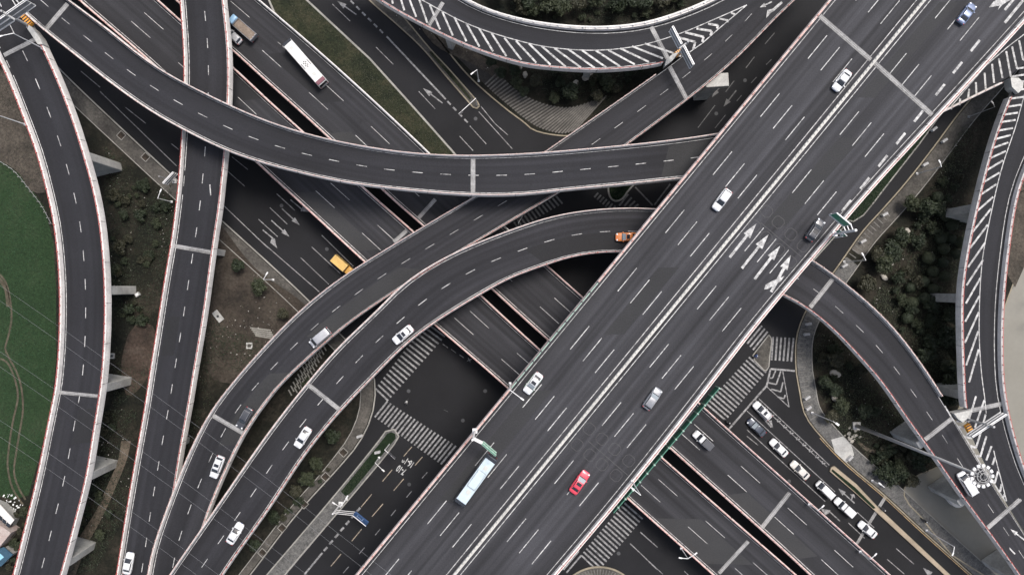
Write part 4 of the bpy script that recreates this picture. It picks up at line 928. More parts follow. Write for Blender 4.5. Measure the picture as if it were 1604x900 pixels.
# trucks
def truck(name, label, cabm, boxm, L, Wd, boxtop, open_bed=False, trim=P_BLACK):
    r = thing(name, label, 'truck'); h = L/2; w_ = Wd/2; cl = 1.75
    add(r, 'chassis', P_BLACK, lambda m: m.box((-.1, 0, .75), L-.4, Wd*.6, .35), False, .04)
    add(r, 'cab', cabm, lambda m: loft(m, [(h-cl, w_*.9, .5, 2.35), (h-cl+.15, w_*.95, .45, 2.5), (h-.55, w_*.95, .42, 2.48), (h-.12, w_*.94, .42, 1.5), (h, w_*.85, .5, 1.2)], ex=7))
    add(r, 'windscreen', P_GLASS, lambda m: m.quad((h-.50, -w_*.8, 2.44), (h-.11, -w_*.82, 1.56), (h-.11, w_*.82, 1.56), (h-.50, w_*.8, 2.44)), False)
    add(r, 'side_windows', P_GLASS, lambda m: [m.box((h-1.0, sg*w_*.95, 1.9), .7, .04, .55) for sg in (-1,1)], False)
    x0, x1 = -h, h-cl-.15
    if open_bed:
        b = add(r, 'cargo_bed', trim, lambda m: (m.box(((x0+x1)/2, 0, 1.1), x1-x0, Wd, .2), m.box(((x0+x1)/2, w_-.05, 1.6), x1-x0, .1, 1.1), m.box(((x0+x1)/2, -w_+.05, 1.6), x1-x0, .1, 1.1), m.box((x0+.05, 0, 1.6), .1, Wd-.2, 1.1), m.box((x1-.05, 0, 1.7), .1, Wd-.2, 1.3)), False)
        add(r, 'load_cover', boxm, lambda m: m.box(((x0+x1)/2, 0, 1.85), x1-x0-.25, Wd-.24, .5), False, .08)
        add(r, 'tail_frame', P_RIM, lambda m: [m.box((x0+.12, y, 2.2), .2, .35, .12) for y in (-.7, 0, .7)], False, parent=b)
    else:
        b = add(r, 'cargo_box', boxm, lambda m: m.box(((x0+x1)/2, 0, (boxtop+1.0)/2), x1-x0, Wd, boxtop-1.0), False, .04)
        add(r, 'box_frame', trim, lambda m: [m.box((x, 0, boxtop+.01), .08, Wd+.02, .05) for x in (x0+.04, x1-.04)]+[m.box(((x0+x1)/2, y, boxtop+.01), x1-x0, .07, .05) for y in (-w_+.03, w_-.03)], False, parent=b)
    lamps(r, h-.06, -h+.05, w_*.72, .85, .95); mirrors(r, h-.35, w_, 2.0, P_BLACK); wheels(r, (-h*.55, h*.62), w_*.98, .45, .28)
    return r
place(truck('flatbed_truck', 'blue cab truck with brown covered load, near the top left beside the vertical ramp', plain('blue_cab_paint', (.22,.36,.50), .35, coat=.3), blend('brown_load', [(.14,.11,.085),(.22,.175,.14)], 1.2, 6, .7, .3, 4), 7.4, 2.2, 2.2, True, P_MID), (379,43), (-55,-48), north, lift=1.8)
place(truck('box_truck', 'yellow box truck on the dark lower road, its cab tucked under a ramp', plain('orange_cab_paint', (.50,.27,.06), .4), plain('yellow_box_paint', (.60,.38,.11), .5, noise=.2, nscale=1), 6.0, 2.1, 2.9, False, P_BLACK), (537,416), (49,42), 0.0, lift=2.2)
# cars on the decks; NE = up right, SW = down left along the main deck
NEh, SWh = (737,-900), (-737,900)
place(sedan('red_car', 'bright red car on the right half of the main deck', P_RED, 4.9, 1.9, suv=False, sunroof=True, wscreen=P_GLASSG), (908,755), (24,-34), main)
place(sedan('grey_car', 'grey hatchback in the middle lanes of the main deck below its centre', P_MID, 4.6, 1.86, suv=True, wscreen=P_GLASSG), (1022,624), (22,-31), main)
place(sedan('dark_car', 'dark grey car with roof rails beside the green overhead sign', P_GREY, 4.7, 1.9, suv=True, sunroof=True), (1277,360), (23,-33), main)
place(sedan('blue_car', 'blue-grey car near the top right end of the main deck', P_BLUE, 4.5, 1.82), (1515,21), (18,-24), main)
place(sedan('white_car', 'white car next to the median near the top of the main deck', P_WHITE, 4.5, 1.82, sunroof=True), (1319,126), (-21,28), main)
place(sedan('white_car', 'white estate car in the middle of the left carriageway of the main deck', P_WHITE, 4.6, 1.84, suv=True), (1131,313), (-22,30), main)
place(sedan('taxi', 'white and green taxi beside the pale green screen of the main deck', P_WHITE, 4.6, 1.84, cat='taxi', stripe=P_GREENP, sunroof=True, wscreen=P_GLASSG), (835,600), (-23,30), main)
place(sedan('orange_taxi', 'orange taxi about to pass beneath the main deck', P_ORANGE, 4.6, 1.8, cat='taxi', sunroof=True, wscreen=P_GLASSG), (982,371), (-100,1), curveC)
place(van('silver_van', 'silver van with ribbed roof on the long curved ramp', P_SILVER, 4.9, 1.85, 1.95), (500,529), (-30,25), curveB, lift=1.5)
place(sedan('white_car', 'white car with dark sunroof above the striped crossing on the inner curve', P_WHITE, 4.8, 1.9, sunroof=True), (631,524), (-30,25), curveC)
place(sedan('dark_car', 'dark grey car just above the pale joint of the long curved ramp', P_GREY, 4.8, 1.85, suv=True), (383,654), (-17,29), curveB)
place(sedan('white_car', 'white car with a full dark glass roof on the long curved ramp', P_WHITE, 4.8, 1.86, sunroof=True, suv=True), (340,731), (-12,31), curveB)
place(sedan('white_car', 'white car just below the pale joint of the inner curved ramp', P_WHITE, 4.7, 1.86), (474,685), (-18,28), curveC)
place(sedan('white_car', 'white sedan low on the inner curved ramp, left of the dark bushes', P_WHITE, 4.75, 1.86), (368,835), (17,-28), curveC)
place(sedan('white_car', 'white car at the bottom edge on the straight ramp', P_WHITE, 4.7, 1.86), (201,882), (6,-32), vert)
place(pickup('white_pickup', 'white pickup with dark covered bed on the lower expressway', P_WHITE, plain('dark_tarpaulin', (.07,.072,.08), .7), 4.9, 1.75), (1101,689), (-21,-19), north)
place(van('white_minivan', 'white minivan beside the tall lamp mast on the river ramp', P_WHITE, 5.1, 1.86, 1.8), (1516,757), (-22,-36), curveC, lift=1.2)
place(sedan('grey_car', 'small grey car in the shade beside the blue truck', P_SILVER, 4.0, 1.7, hatch=True), (366,57), (-55,-50), north)
# queue on the ground road
Q = (-40,-39)
place(sedan('white_car', 'white car with dark sunroof first at the stop line', P_WHITE, 4.9, 1.85, sunroof=True, suv=True), (1194,643), Q, 0.0)
place(sedan('dark_car', 'dark blue-grey car in the queue near the stop line', carpaint('navy_car_paint', (.06,.07,.09), .3), 4.8, 1.85, wscreen=P_GLASSG), (1185,669), Q, 0.0)
place(sedan('white_car', 'white car second in the queue behind the dark blue-grey car', P_WHITE, 4.8, 1.8), (1220,701), Q, 0.0)
place(sedan('cream_car', 'cream car in the middle of the ground queue', carpaint('cream_car_paint', (.56,.54,.50)), 5.0, 1.85), (1253,736), Q, 0.0)
place(van('white_van', 'small white van in the queue beside the turn arrows', P_WHITE, 4.5, 1.7, 1.85, nose=.6), (1293,767), Q, 0.0, lift=1.2)
place(pickup('white_pickup', 'white pickup with white cargo box near the queue end', P_WHITE, P_WHITE, 5.2, 1.8), (1323,794), (-40,-36), 0.0, lift=1.0)
place(sedan('white_car', 'white sedan last in the queue, on the pale joint strip', P_WHITE, 4.7, 1.85), (1359,829), (-44,-36), 0.0)
# riders
def rider(label, px, head, coat, z=.0):
    r = thing('scooter', label.split('|')[0], 'scooter'); 
    add(r, 'frame', P_BLACK, lambda m: (loft(m, [(-.8,.10,.45,.7),(-.5,.16,.35,.82),(-.1,.16,.3,.78),(.1,.14,.25,.38),(.4,.12,.25,.40),(.55,.10,.3,.95),(.65,.06,.5,.9)]),))
    for x in (-.6, .65): add(r, 'wheel', P_TYRE, lambda m: m.tube((x,-.05,.25),(x,.05,.25),.25,seg=12), False)
    add(r, 'handlebar', P_DARKM, lambda m: m.beam((.45,-.32,1.0),(.45,.32,1.0),.04), False); add(r, 'seat', P_BLACK, lambda m: m.box((-.35,0,.85),.7,.28,.1), False, .03)
    place(r, px, head, 0.0, lift=.8)
    p = thing('person', label.split('|')[1], 'person'); p.location = r.location; p.rotation_euler = r.rotation_euler
    # one continuous seated body grown by the skin modifier
    V = [(-.3,0,.95),(-.24,0,1.2),(-.16,0,1.42),(-.12,0,1.52),(-.08,0,1.62),(-.06,0,1.74), (-.16,.19,1.40),(.12,.26,1.18),(.42,.28,1.03), (-.16,-.19,1.40),(.12,-.26,1.18),(.42,-.28,1.03), (-.22,.12,.93),(.18,.15,.90),(.22,.14,.45),(.34,.14,.42), (-.22,-.12,.93),(.18,-.15,.90),(.22,-.14,.45),(.34,-.14,.42)]
    E = [(0,1),(1,2),(2,3),(3,4),(4,5),(2,6),(6,7),(7,8),(2,9),(9,10),(10,11),(0,12),(12,13),(13,14),(14,15),(0,16),(16,17),(17,18),(18,19)]
    R = [.16,.165,.16,.06,.105,.085,.075,.055,.04,.075,.055,.04,.10,.085,.055,.04,.10,.085,.055,.04]
    me = bpy.data.meshes.new('body'); me.from_pydata(V, E, []); o = bpy.data.objects.new('body', me); COL.objects.link(o); o.parent = p; me.materials.append(coat)
    md_ = o.modifiers.new('skin', 'SKIN'); 
    for i, q in enumerate(R): me.skin_vertices[0].data[i].radius = (q, q)
    me.skin_vertices[0].data[0].use_root = True; s2 = o.modifiers.new('sub', 'SUBSURF'); s2.levels = s2.render_levels = 1
    add(p, 'helmet', P_HELM, lambda m: [loft(m, [(-.20,.05,1.62,1.74),(-.16,.11,1.58,1.84),(-.06,.135,1.58,1.88),(.04,.11,1.62,1.85),(.08,.06,1.68,1.80)], ex=2.3)])
P_DARKM = M_DARK; P_HELM = plain('helmet_shell', (.5,.5,.5), .3)
rider('dark scooter ridden by a person in blue beside the triangular island|person in a bright blue coat riding a scooter beside the triangular island', (1184,557), (-30,40), plain('blue_coat', (.05,.10,.30), .8))
rider('small pale scooter crossing the empty junction beside the striped crossing|person in a pale jacket riding across the empty junction', (637,629), (-20,45), plain('pale_coat', (.45,.44,.42), .8))
rider('dark scooter waiting at the end of the stop line beside the pink rail|person in dark clothes on a scooter at the end of the stop line', (1141,661), (-40,-39), plain('dark_coat', (.03,.03,.035), .8))
rider('dark scooter on the riverside road near the bottom right corner|person in dark clothes riding along the riverside road', (1448,815), (-40,-36), plain('black_coat', (.02,.02,.025), .8))
rider('dark scooter on the pale joint strip of the slip road|person in black riding a scooter over the pale joint strip', (1383,797), (-40,-36), plain('grey_coat', (.05,.05,.055), .8))
# ------------------------------------------------------------------ street furniture
def topof(base, z0, h):
    """where the top of a vertical post of height h at this base shows"""
    k = (H-z0)/(H-z0-h); return (802+(base[0]-802)*k, 450+(base[1]-450)*k)
def lamp(label, base, z0, h, arms, mat=None, rad=.11, head=(.75,.28), cat='street lamp', name='street_lamp'):
    """post with arms given as photograph offsets of the head from the post's top"""
    mat = mat or M_LAMPW; p = W(*base, z0); r = thing(name, label, cat, p, group='street lamps along the roads')
    m = MB(); m.tube((0,0,0), (0,0,h), rad*1.25, rad*.7, 8); m.box((0,0,.12), .5, .5, .24); m.build('pole', mat, r, smooth=False)
    s = (H-z0-h)/FPX
    for ax, ay in arms:
        e = Vector((ax*s, -ay*s, .35)); m = MB(); m.beam((0,0,h-.05), Vector((e.x*.8, e.y*.8, h+.30)), rad*1.1); a = m.build('arm', mat, r)
        m = MB(); q = Vector((e.x, e.y, 0)).normalized(); m.box((e.x*.8+q.x*head[0]/2, e.y*.8+q.y*head[0]/2, h+.33), head[0], head[1], .14, math.atan2(e.y, e.x)); m.build('lamp_head', mat, a)
    return r
lamp('white lamp at the nose between the two upper left ramps', (67,76), curveA.zat((67,76))+.2, 8.8, [(-19,6)])
lamp('white lamp leaning over the dry bank from the left ramp', (40,195), left.zat((40,195))+.3, 9.2, [(-20,-4)])
lamp('white hooked lamp beside the straight ramp near the green bushes', (269,316), 1.0, 6.5, [(6,-12)])
lamp('white bent lamp on the kerb of the loop slip road', (750,127), .1, 8.5, [(-7,6)])
lamp('white lamp with two-piece arm on the pavement below the joint of the main deck', (1436,272), .15, 9.5, [(-4,-7)])
lamp('white lamp leaning over the round bushes beside curved ramp end', (1322,410), .15, 10.2, [(-6,-9)])
lamp('dark lamp by the slip road close to the hatched gore', (1517,183), .15, 9.0, [(-5,-6)], mat=M_METAL)
lamp('white lamp on the curved pavement beside the queueing road', (1272,646), .15, 11.0, [(3,2)], head=(.9,.45))
lamp('white lamp over the riverside pavement, long arm towards the water', (1451,830), .15, 10.5, [(-4,10)])
lamp('white curved bike rack rail, built as a small hooked lamp near the pale apron', (1366,752), .15, 5.5, [(-8,-6)])  # stands for a curved bike rack rail, built in the form of a small lamp
lamp('white lamp at the right edge of the main deck above the green drip screen', (990,753), ZM+.9, 9.4, [(-13,-11)])
lamp('white lamp at the left edge of the main deck beside the taxi', (799,600), ZM+.9, 9.0, [(21,15)])
lamp('white double lamp on the rail of the lower expressway near the bottom edge', (1067,858), ZV+.9, 6.0, [(12,-9), (-12,-2)])
lamp('small white lamp on the rail beside the turn arrow', (1267,789), ZV+.9, 4.5, [(7,-7)])
lamp('small white lamp on the rail above the lower right dashes', (1347,863), ZV+.9, 4.5, [(7,-8)])
lamp('white three-armed lamp at the end of the hedge in the lower median', (543,781), .1, 6.0, [(-10,-7), (12,-18)])
lamp('small white lamp on the hedged median pointing at the bus lane lettering', (594,716), .1, 5.0, [(14,12)], rad=.08)
lamp('small white lamp on the kerb below the yellow truck', (428,438), .15, 6.5, [(6,-9)])
# tall mast with a ring of floodlights
base = W(1341,666,.15); hm = thing('lamp_mast', 'very tall grey mast whose ring of square floodlights hangs above the river ramp', 'lamp mast', base)
h = 44.2; top_ = Vector((W(1537,735,h)-base).xy.to_3d())*0
m = MB(); m.tube((0,0,0), (0,0,h), .48, .2, 12); m.build('pole', M_METAL, hm, smooth=True)
m = MB(); m.box((0,0,.2), 1.8, 1.8, .4); m.build('plinth', M_CONC, hm)
ring = MB()
for k in range(28): a, b = 2*math.pi*k/28, 2*math.pi*(k+1)/28; [ring.beam((r*math.cos(a), r*math.sin(a), h+dz), (r*math.cos(b), r*math.sin(b), h+dz), .09) for r, dz in ((1.45,0),(1.05,.25),(.6,.4))]
for k in range(6): a = math.pi*k/3; ring.beam((0,0,h+.4), (1.5*math.cos(a), 1.5*math.sin(a), h), .09)
rg_ = ring.build('lamp_ring', M_METAL, hm)
for k in range(13):
    a = 2*math.pi*k/13; m = MB(); m.box((1.85*math.cos(a), 1.85*math.sin(a), h-.05), .52, .58, .3, a); m.build('floodlight', M_LAMPW, hm, bevel=.05)
m = MB(); m.tube((0,0,h-.2), (0,0,h+.7), .42, .3, 10); m.build('winch_cap', M_DARK, hm)
# sign gantries -------------------------------------------------------------
def panel(root, p0, p1, zb, ht, mat, frame=None, name='sign_panel', tubes=3):
    """upright board whose bottom edge runs between two photograph points at height zb (world coordinates inside an absolute thing)"""
    a, b = W(*p0, zb), W(*p1, zb); d = (b-a).normalized(); rz = math.atan2(d.y, d.x); c = (a+b)/2; n = Vector((-d.y, d.x, 0))
    m = MB(); m.box((c.x, c.y, zb+ht/2), (b-a).length, .08, ht, rz); o = m.build(name, mat, root)
    m = MB()
    for k in range(tubes):
        z = zb+ht*(k+.12)/(tubes-.75 if tubes > 1 else 1)
        m.beam(a+n*.16+Vector((0,0,z-zb)), b+n*.16+Vector((0,0,z-zb)), .2, .16); m.beam(a-n*.14+Vector((0,0,z-zb)), b-n*.14+Vector((0,0,z-zb)), .12, .12)
    for e in (a, b): m.beam(e, e+Vector((0,0,ht)), .12)
    m.build('panel_frame', frame or M_LAMPW, o)
    return o, a, b, d, rz
M_BACK = plain('sign_back_metal', (.24,.24,.238), .8, noise=.3); M_SIGNG = plain('green_sign_face', (.035,.20,.125), .45); M_SIGNB = plain('blue_sign_face', (.03,.075,.18), .45); M_SWHITE = plain('white_sign_film', (.75,.76,.76), .5)
def mast(root, px, z0, h, r=.28, mat=None):
    p = W(*px, z0); m = MB(); m.tube(p, p+Vector((0,0,h)), r, r*.85, 12); m.box(p+Vector((0,0,.15)), 1.0, 1.0, .3); m.build('mast', mat or M_METAL, root); return p
zA = curveA.zat((50,40))
g1 = thing('sign_gantry', 'double-armed gantry with two grey board backs at the top left ramp fork', 'sign gantry', W(47,42,zA), absolute=True)
p = mast(g1, (46,41), zA, 8.2); panel(g1, (26,30), (56,9), zA+5.2, 3.0, M_BACK); panel(g1, (23,32), (-14,57), zA+5.2, 3.0, M_BACK)
m = MB(); m.beam(p+Vector((0,0,7.6)), W(24,31,zA+7.6), .3); m.beam(p+Vector((0,0,6)), W(24,31,zA+6), .3); m.build('cross_arm', M_METAL, g1)
g2 = thing('sign_gantry', 'double-armed gantry with two narrow board backs at the top centre fork', 'sign gantry', W(1063,88,12), absolute=True)
p = mast(g2, (1063,86), 12, 8.4); panel(g2, (1063,76), (1049,49), 17.2, 3.0, M_BACK); panel(g2, (1066,79), (1081,108), 17.2, 3.0, M_BACK)
m = MB(); m.beam(p+Vector((0,0,7.8)), W(1064,76,19.8), .3); m.build('cross_arm', M_METAL, g2)
zc_ = curveC.zat((1514,668))
g3 = thing('sign_gantry', 'long grey board backs reaching over the river ramp at the lower right fork', 'sign gantry', W(1514,660,zc_), absolute=True)
p = mast(g3, (1515,656), zc_, 8.6); panel(g3, (1514,681), (1567,646), zc_+5.2, 2.0, M_BACK, tubes=3)
m = MB(); m.beam(p+Vector((0,0,6.2)), W(1545,664,zc_+6.2), .32); m.beam(p+Vector((0,0,7.4)), W(1545,664,zc_+7.4), .2); m.build('cross_arm', M_METAL, g3)
g4 = thing('overhead_sign', 'green overhead sign with white border held out over the right edge of the main deck', 'road sign', W(1308,365,ZM), absolute=True)
p = mast(g4, (1307,366), ZM+.9, 8.8, .3, M_LAMPW)
o, a, b, d, rz = panel(g4, (1299,336), (1321,354), ZM+5.6, 3.1, M_SIGNG, M_LAMPW, tubes=1)
m = MB()
for z in (5.7, 7.1, 8.6): m.beam(b+Vector((0,0,z-5.6)), W(1307,366,ZM+.9)+Vector((0,0,z-.9)), .16)
for z in (5.6, 8.7): m.beam(a+Vector((0,0,z-5.6)), b+Vector((0,0,z-5.6)), .22)
m.build('support_arms', M_LAMPW, g4)
g5 = thing('exit_sign', 'small green square sign with a white round mark by the main deck rail', 'road sign', W(1311,363,ZM), absolute=True)
nn = Vector((d.y, -d.x, 0))
q = W(1308,372,ZM+.9)
m = MB(); m.tube(q, q+Vector((0,0,3.2)), .1, .1, 8); m.build('pole', M_LAMPW, g5)
m = MB(); c = W(1314,366,ZM+2.9); m.box(c+Vector((0,0,1.0)), 1.8, .08, 1.9, rz); pn = m.build('sign_panel', M_SIGNG, g5)
for sgn in (-1, 1):
    m = MB(); cc_ = c+Vector((0,0,1.05))+nn*.055*sgn; m.tube(cc_-nn*.01, cc_+nn*.01, .55, .55, 20); m.build('white_mark', M_SWHITE, pn)
m = MB(); [m.beam(c+Vector((d.x*u, d.y*u, z)), c+Vector((d.x*v, d.y*v, w2)), .1) for u, z, v, w2 in ((-.9,.05,.9,.05),(-.9,1.95,.9,1.95),(-.9,.05,-.9,1.95),(.9,.05,.9,1.95))]; m.build('panel_frame', M_LAMPW, pn)
m = MB(); m.beam(q+Vector((0,0,2.6)), Vector((c.x, c.y, q.z+2.6)), .1); m.build('bracket', M_LAMPW, g5)
g6 = thing('overhead_sign', 'pale green sign on an arm over the left lanes near the pale blue bus', 'road sign', W(744,673,ZM), absolute=True)
p = mast(g6, (744,674), ZM+.9, 8.6, .25, M_LAMPW); o, a, b, d, rz = panel(g6, (756,691), (777,709), ZM+5.8, 2.4, M_SIGNG, M_LGREEN, tubes=2)
m = MB(); m.beam(p+Vector((0,0,8.2-.9)), a+Vector((0,0,1.6)), .45, .3); m.beam(p+Vector((0,0,6.3)), a+Vector((0,0,.5)), .3, .2); m.build('support_arms', M_LAMPW, g6)
n6 = Vector((d.y, -d.x, 0)); n6 = n6 if n6.y > 0 else -n6
m = MB()
for k in range(4): m.box(a+d*(.5+k*.75)+n6*.06+Vector((0,0,1.3)), .4, .03, .7, rz)
m.build('white_lettering_block', M_SWHITE, o)
g7 = thing('direction_sign', 'blue direction sign on three white arms over the road beside the hedged median', 'road sign', W(534,787,0), absolute=True)
p = mast(g7, (534,788), .1, 7.6, .22, M_LAMPW); o, a, b, d, rz = panel(g7, (557,801), (577,817), 4.8, 2.6, M_SIGNB, M_SIGNB, tubes=1)
m = MB()
for z in (4.9, 6.1, 7.2): m.beam(Vector((p.x, p.y, z)), Vector((a.x, a.y, z)), .10)
m.beam(a+Vector((0,0,2.7)), b+Vector((0,0,2.7)), .14); m.build('support_arms', M_LAMPW, g7)
n7 = Vector((d.y, -d.x, 0)); n7 = n7 if n7.y > 0 else -n7
m = MB()
for u, z, sx, sz in ((.9,1.4,.16,1.2),(1.5,1.6,.7,.14),(2.4,1.2,.16,1.3),(2.1,1.8,.5,.14)): m.box(a+d*u+n7*.06+Vector((0,0,z)), sx, .03, sz, rz)
m.build('route_lines', plain('pale_blue_film', (.35,.45,.62), .5), o)
g8 = thing('bracket_sign', 'grey slatted bracket sign standing against the left rail of the straight ramp', 'road sign', W(268,286,0), absolute=True)
p = mast(g8, (274,284), .15, 7.5, .16); o, a, b, d, rz = panel(g8, (262,289), (278,272), 5.4, 2.0, M_BACK, tubes=3)
# traffic signals
def signal(label, base, arm, zt=6.0, heads=2):
    p = W(*base, .1); r = thing('traffic_light', label, 'traffic light', p, group='traffic lights of the crossing')
    s = (H-zt)/FPX; e = Vector((arm[0]*s, -arm[1]*s, 0)); m = MB(); m.tube((0,0,0), (0,0,zt), .13, .1, 8); m.build('pole', M_LAMPW, r)
    m = MB(); m.beam((0,0,zt-.1), e+Vector((0,0,zt+.1)), .11); a = m.build('arm', M_LAMPW, r)
    u = e.normalized(); v = Vector((-u.y, u.x, 0))
    for k in range(heads):
        m = MB(); c = e-u*(.5+k*1.1)+Vector((0,0,zt)); m.box(c+v*.2, 1.0, .36, .42, math.atan2(u.y, u.x)); hd = m.build('signal_head', M_DARK, r)
        m = MB(); [m.tube(c+v*.39+u*o_, c+v*.44+u*o_, .13, .13, 10) for o_ in (-.3, 0, .3)]; m.build('signal_lens', P_BLACK, hd)
signal('traffic light with dark heads on the hedged median by the wide striped crossing', (610,695), (16,14))
signal('traffic light at the narrow tip of the yellow-kerbed island', (747,165), (-26,24), heads=1)
signal('traffic light at the edge of the upper dark junction under the curved ramps', (812,352), (6,-10), heads=1)
# crash cushions
def cushion(label, px, z, ang, n, mats, L=2.6):
    r = thing('crash_cushion', label, 'crash cushion', W(*px, z+.02), ang)
    m = MB(); m.box((0,0,.45), L, 1.2, .9, 0, .96); m.build('cushion_body', mats[0], r, bevel=.06)
    m = MB(); [m.box((-L/2+(k+.5)*L/n, 0, .91), L/n*.45, 1.12, .03) for k in range(n)]; m.build('black_band', P_BLACK, r)
cushion('orange and black striped cushion in front of the top left fork', (43,31), curveA.zat((43,31)), math.radians(-50), 6, [M_ORANGE], 3.6)
cushion('small orange cushion at the top centre fork', (1062,84), 12.0, math.radians(35), 4, [M_ORANGE], 1.8)
cushion('orange and black striped cushion at the lower right fork', (1516,671), curveC.zat((1516,671)), math.radians(-62), 4, [M_ORANGE], 2.4)
# concrete noses where two ramps part
for deck, pts, z in ((curveA, [(50,42),(56,47),(66,60),(72,72),(64,72),(56,60),(48,48)], zA), (loop, [(1062,84),(1052,97),(1040,106),(1042,96),(1052,87)], 12.0), (right, [(1578,124),(1590,124),(1598,131),(1597,141),(1590,148),(1580,138)], right.zat((1600,130))), (right, [(1517,640),(1512,652),(1504,660),(1496,654),(1490,646)], right.zat((1516,645)))):
    m = MB(); m.prism([W(*q, z).xy for q in pts][::-1], z-1.2, z+1.0); m.build('gore_nose', M_CONC, deck.root, tri=True)
# overhead wires
M_WIRE = plain('wire', (.20,.20,.21), .6)
def wire(label, a, b, z, sag, r=.011):
    p, q = W(*a, z), W(*b, z); m = MB(); pr = None
    for k in range(33):
        t = k/32; c = p.lerp(q, t)-Vector((0,0,sag*4*t*(1-t)))
        if pr: m.beam(pr, c, r*2)
        pr = c
    o = m.build('power_line', M_WIRE); tag(o, label, 'power line', 'power lines across the lower left corner')
for i, y in enumerate((452,476,556,580,664,690)): wire(('uppermost of the six thin pale power lines', 'second highest of the six thin pale power lines', 'third of the six thin pale power lines from the top', 'fourth of the six thin pale power lines from the top', 'fifth of the six thin pale power lines from the top', 'lowest of the six thin pale power lines')[i]+' over the left ramps', (-60, y-46), (640, y+470), 34, 2.5)
# buildings at the lower left
bd = thing('low_house', 'pale flat-roofed house with a pinkish roof at the lower left corner', 'house', W(5,830,0), absolute=True)
def slabp(root, name, pts, z0, z1, mat): m = MB(); m.prism([W(*q, z1).xy for q in pts][::-1], z0, z1); return m.build(name, mat, root, tri=True)
slabp(bd, 'wall', [(-40,775),(0,792),(20,814),(14,826),(0,812),(-40,800)], 0, 2.6, concrete('house_wall', (.42,.41,.38), .4))
slabp(bd, 'flat_roof', [(-42,773),(0,790),(22,814),(15,823),(0,806),(-42,790)], 2.6, 2.85, M_PAR)
slabp(bd, 'pink_roof', [(-40,802),(0,822),(17,834),(0,855),(-40,890)], 0, 3.4, blend('pink_roofing', [(.33,.24,.215),(.38,.34,.315)], .5, 6, .7, .2, 2))
for k in range(3): slabp(bd, 'window', [(-1+k*6,806+k*5.5),(4+k*6,810+k*5.5),(2+k*6,815+k*5.5),(-3+k*6,811+k*5.5)], 2.0, 2.9, P_GLASS)
sh = thing('blue_shed', 'small shed with bright blue roof at the lower left corner', 'shed', W(2,872,0), absolute=True)
slabp(sh, 'wall', [(-30,868),(6,858),(18,868),(2,884),(-30,890)], 0, 2.3, M_CONC); slabp(sh, 'roof', [(-31,867),(6,856),(20,868),(2,886),(-31,892)], 2.3, 2.45, plain('blue_roof', (.03,.075,.115), .5, noise=.3)); slabp(sh, 'roof_panel', [(-20,872),(0,866),(6,872),(-4,880)], 2.45, 2.55, plain('pale_blue_panel', (.25,.48,.58), .4))
fn = thing('field_fence', 'thin grey fence between the green field and the dry bank', 'fence', W(40,290,0), absolute=True)
pl = crv([(0,253),(20,266),(47,298),(65,322),(80,350)], 14); m = MB(); m2 = MB()
for a, b in zip(pl, pl[1:]): m.beam(W(*a, 1.2), W(*b, 1.2), .06); m.beam(W(*a, .6), W(*b, .6), .05)
m.build('wire_rail', M_METAL, fn)
for a in pl: m2.box(W(*a, .6), .12, .12, 1.3)
m2.build('fence_posts', M_CONC, fn)
# loose stones, slabs and boxes on the verges
def rock(px, rad, label, group='pale rocks on the planted verges', mat=None, flat=.6, seed=0):
    rr_ = random.Random(seed); bm = bmesh.new(); bmesh.ops.create_icosphere(bm, subdivisions=2, radius=1)
    ax = [Vector((rr_.uniform(-1,1), rr_.uniform(-1,1), rr_.uniform(-1,1))).normalized() for _ in range(9)]
    for v in bm.verts:
        for a in ax:
            d = v.co.dot(a)
            if d > .72: v.co -= a*(d-.72)
        v.co = Vector((v.co.x*rad, v.co.y*rad*rr_.choice((1,)) , v.co.z*rad*flat))
    me = bpy.data.meshes.new('rock'); bm.to_mesh(me); bm.free(); me.materials.append(mat or M_ROCK); o = bpy.data.objects.new('rock', me); COL.objects.link(o)
    o.location = W(*px, .15+rad*flat*.5); o.rotation_euler = (0,0,rr_.uniform(0,6)); o.scale = (1.25,.85,1); tag(o, label, 'rock', group)
for i, (x, y, r_, lb) in enumerate(((920,120,1.35,'large pale rock between the shrubs inside the top loop'),(901,132,1.05,'smaller pale rock left of the large one inside the top loop'),(823,117,.8,'pale rock at the left end of the loop shrubs'),(812,104,1.0,'pale rock under the left part of the loop ramp'),(1421,364,1.0,'pale rock beside the dark trees on the right slope'),(1394,410,.95,'pale rock in the middle of the right slope'),(1385,434,.9,'brownish rock low on the right slope'),(1309,585,1.25,'tall pale stone in the round garden under the inner curve'),(1307,622,1.0,'grey rock low in the round garden'))): rock((x,y), r_, lb, seed=i)
for i in range(26):
    t = i/26; a = rng.uniform(0, 6.28); q = math.sqrt(rng.random()); rock((1336+13*q*math.cos(a), 680+11*q*math.sin(a)), rng.uniform(.2,.5), 'pale rubble stone in the heap beside the mast foot', 'rubble heap by the mast', seed=100+i)
def slab(px, sx, sy, ang, label, h=.3): m = MB(); p = W(*px, .15); m.box((0,0,h/2), sx, sy, h); o = m.build('concrete_slab', M_CONC, bevel=.04); o.location = p; o.rotation_euler = (0,0,ang); tag(o, label, 'concrete slab'); return o
o = slab((342,495), 2.9, 1.5, -.9, 'pale tilted slab on the brown soil beside the straight ramp'); m = MB(); m.tube((0,0,.3), (0,0,.34), .3, seg=12); m.build('lid', M_DARK, o)
o = slab((391,541), 1.5, 1.5, 0, 'square pale concrete box lid on the brown soil'); m = MB(); m.box((0,0,.32), .8, .8, .06); m.build('lid', M_PAVE, o)
o = slab((176,557), 1.3, 1.3, 0, 'square concrete lid by the left ramp'); m = MB(); m.box((0,0,.32), .6, .6, .06); m.build('lid', M_DARK, o)
o = slab((217,461), 1.1, .9, .6, 'small white block at the foot of the left ramp pier', .7); m = MB(); m.box((0,0,.72), .6, .5, .06); m.build('lid', M_LAMPW, o)
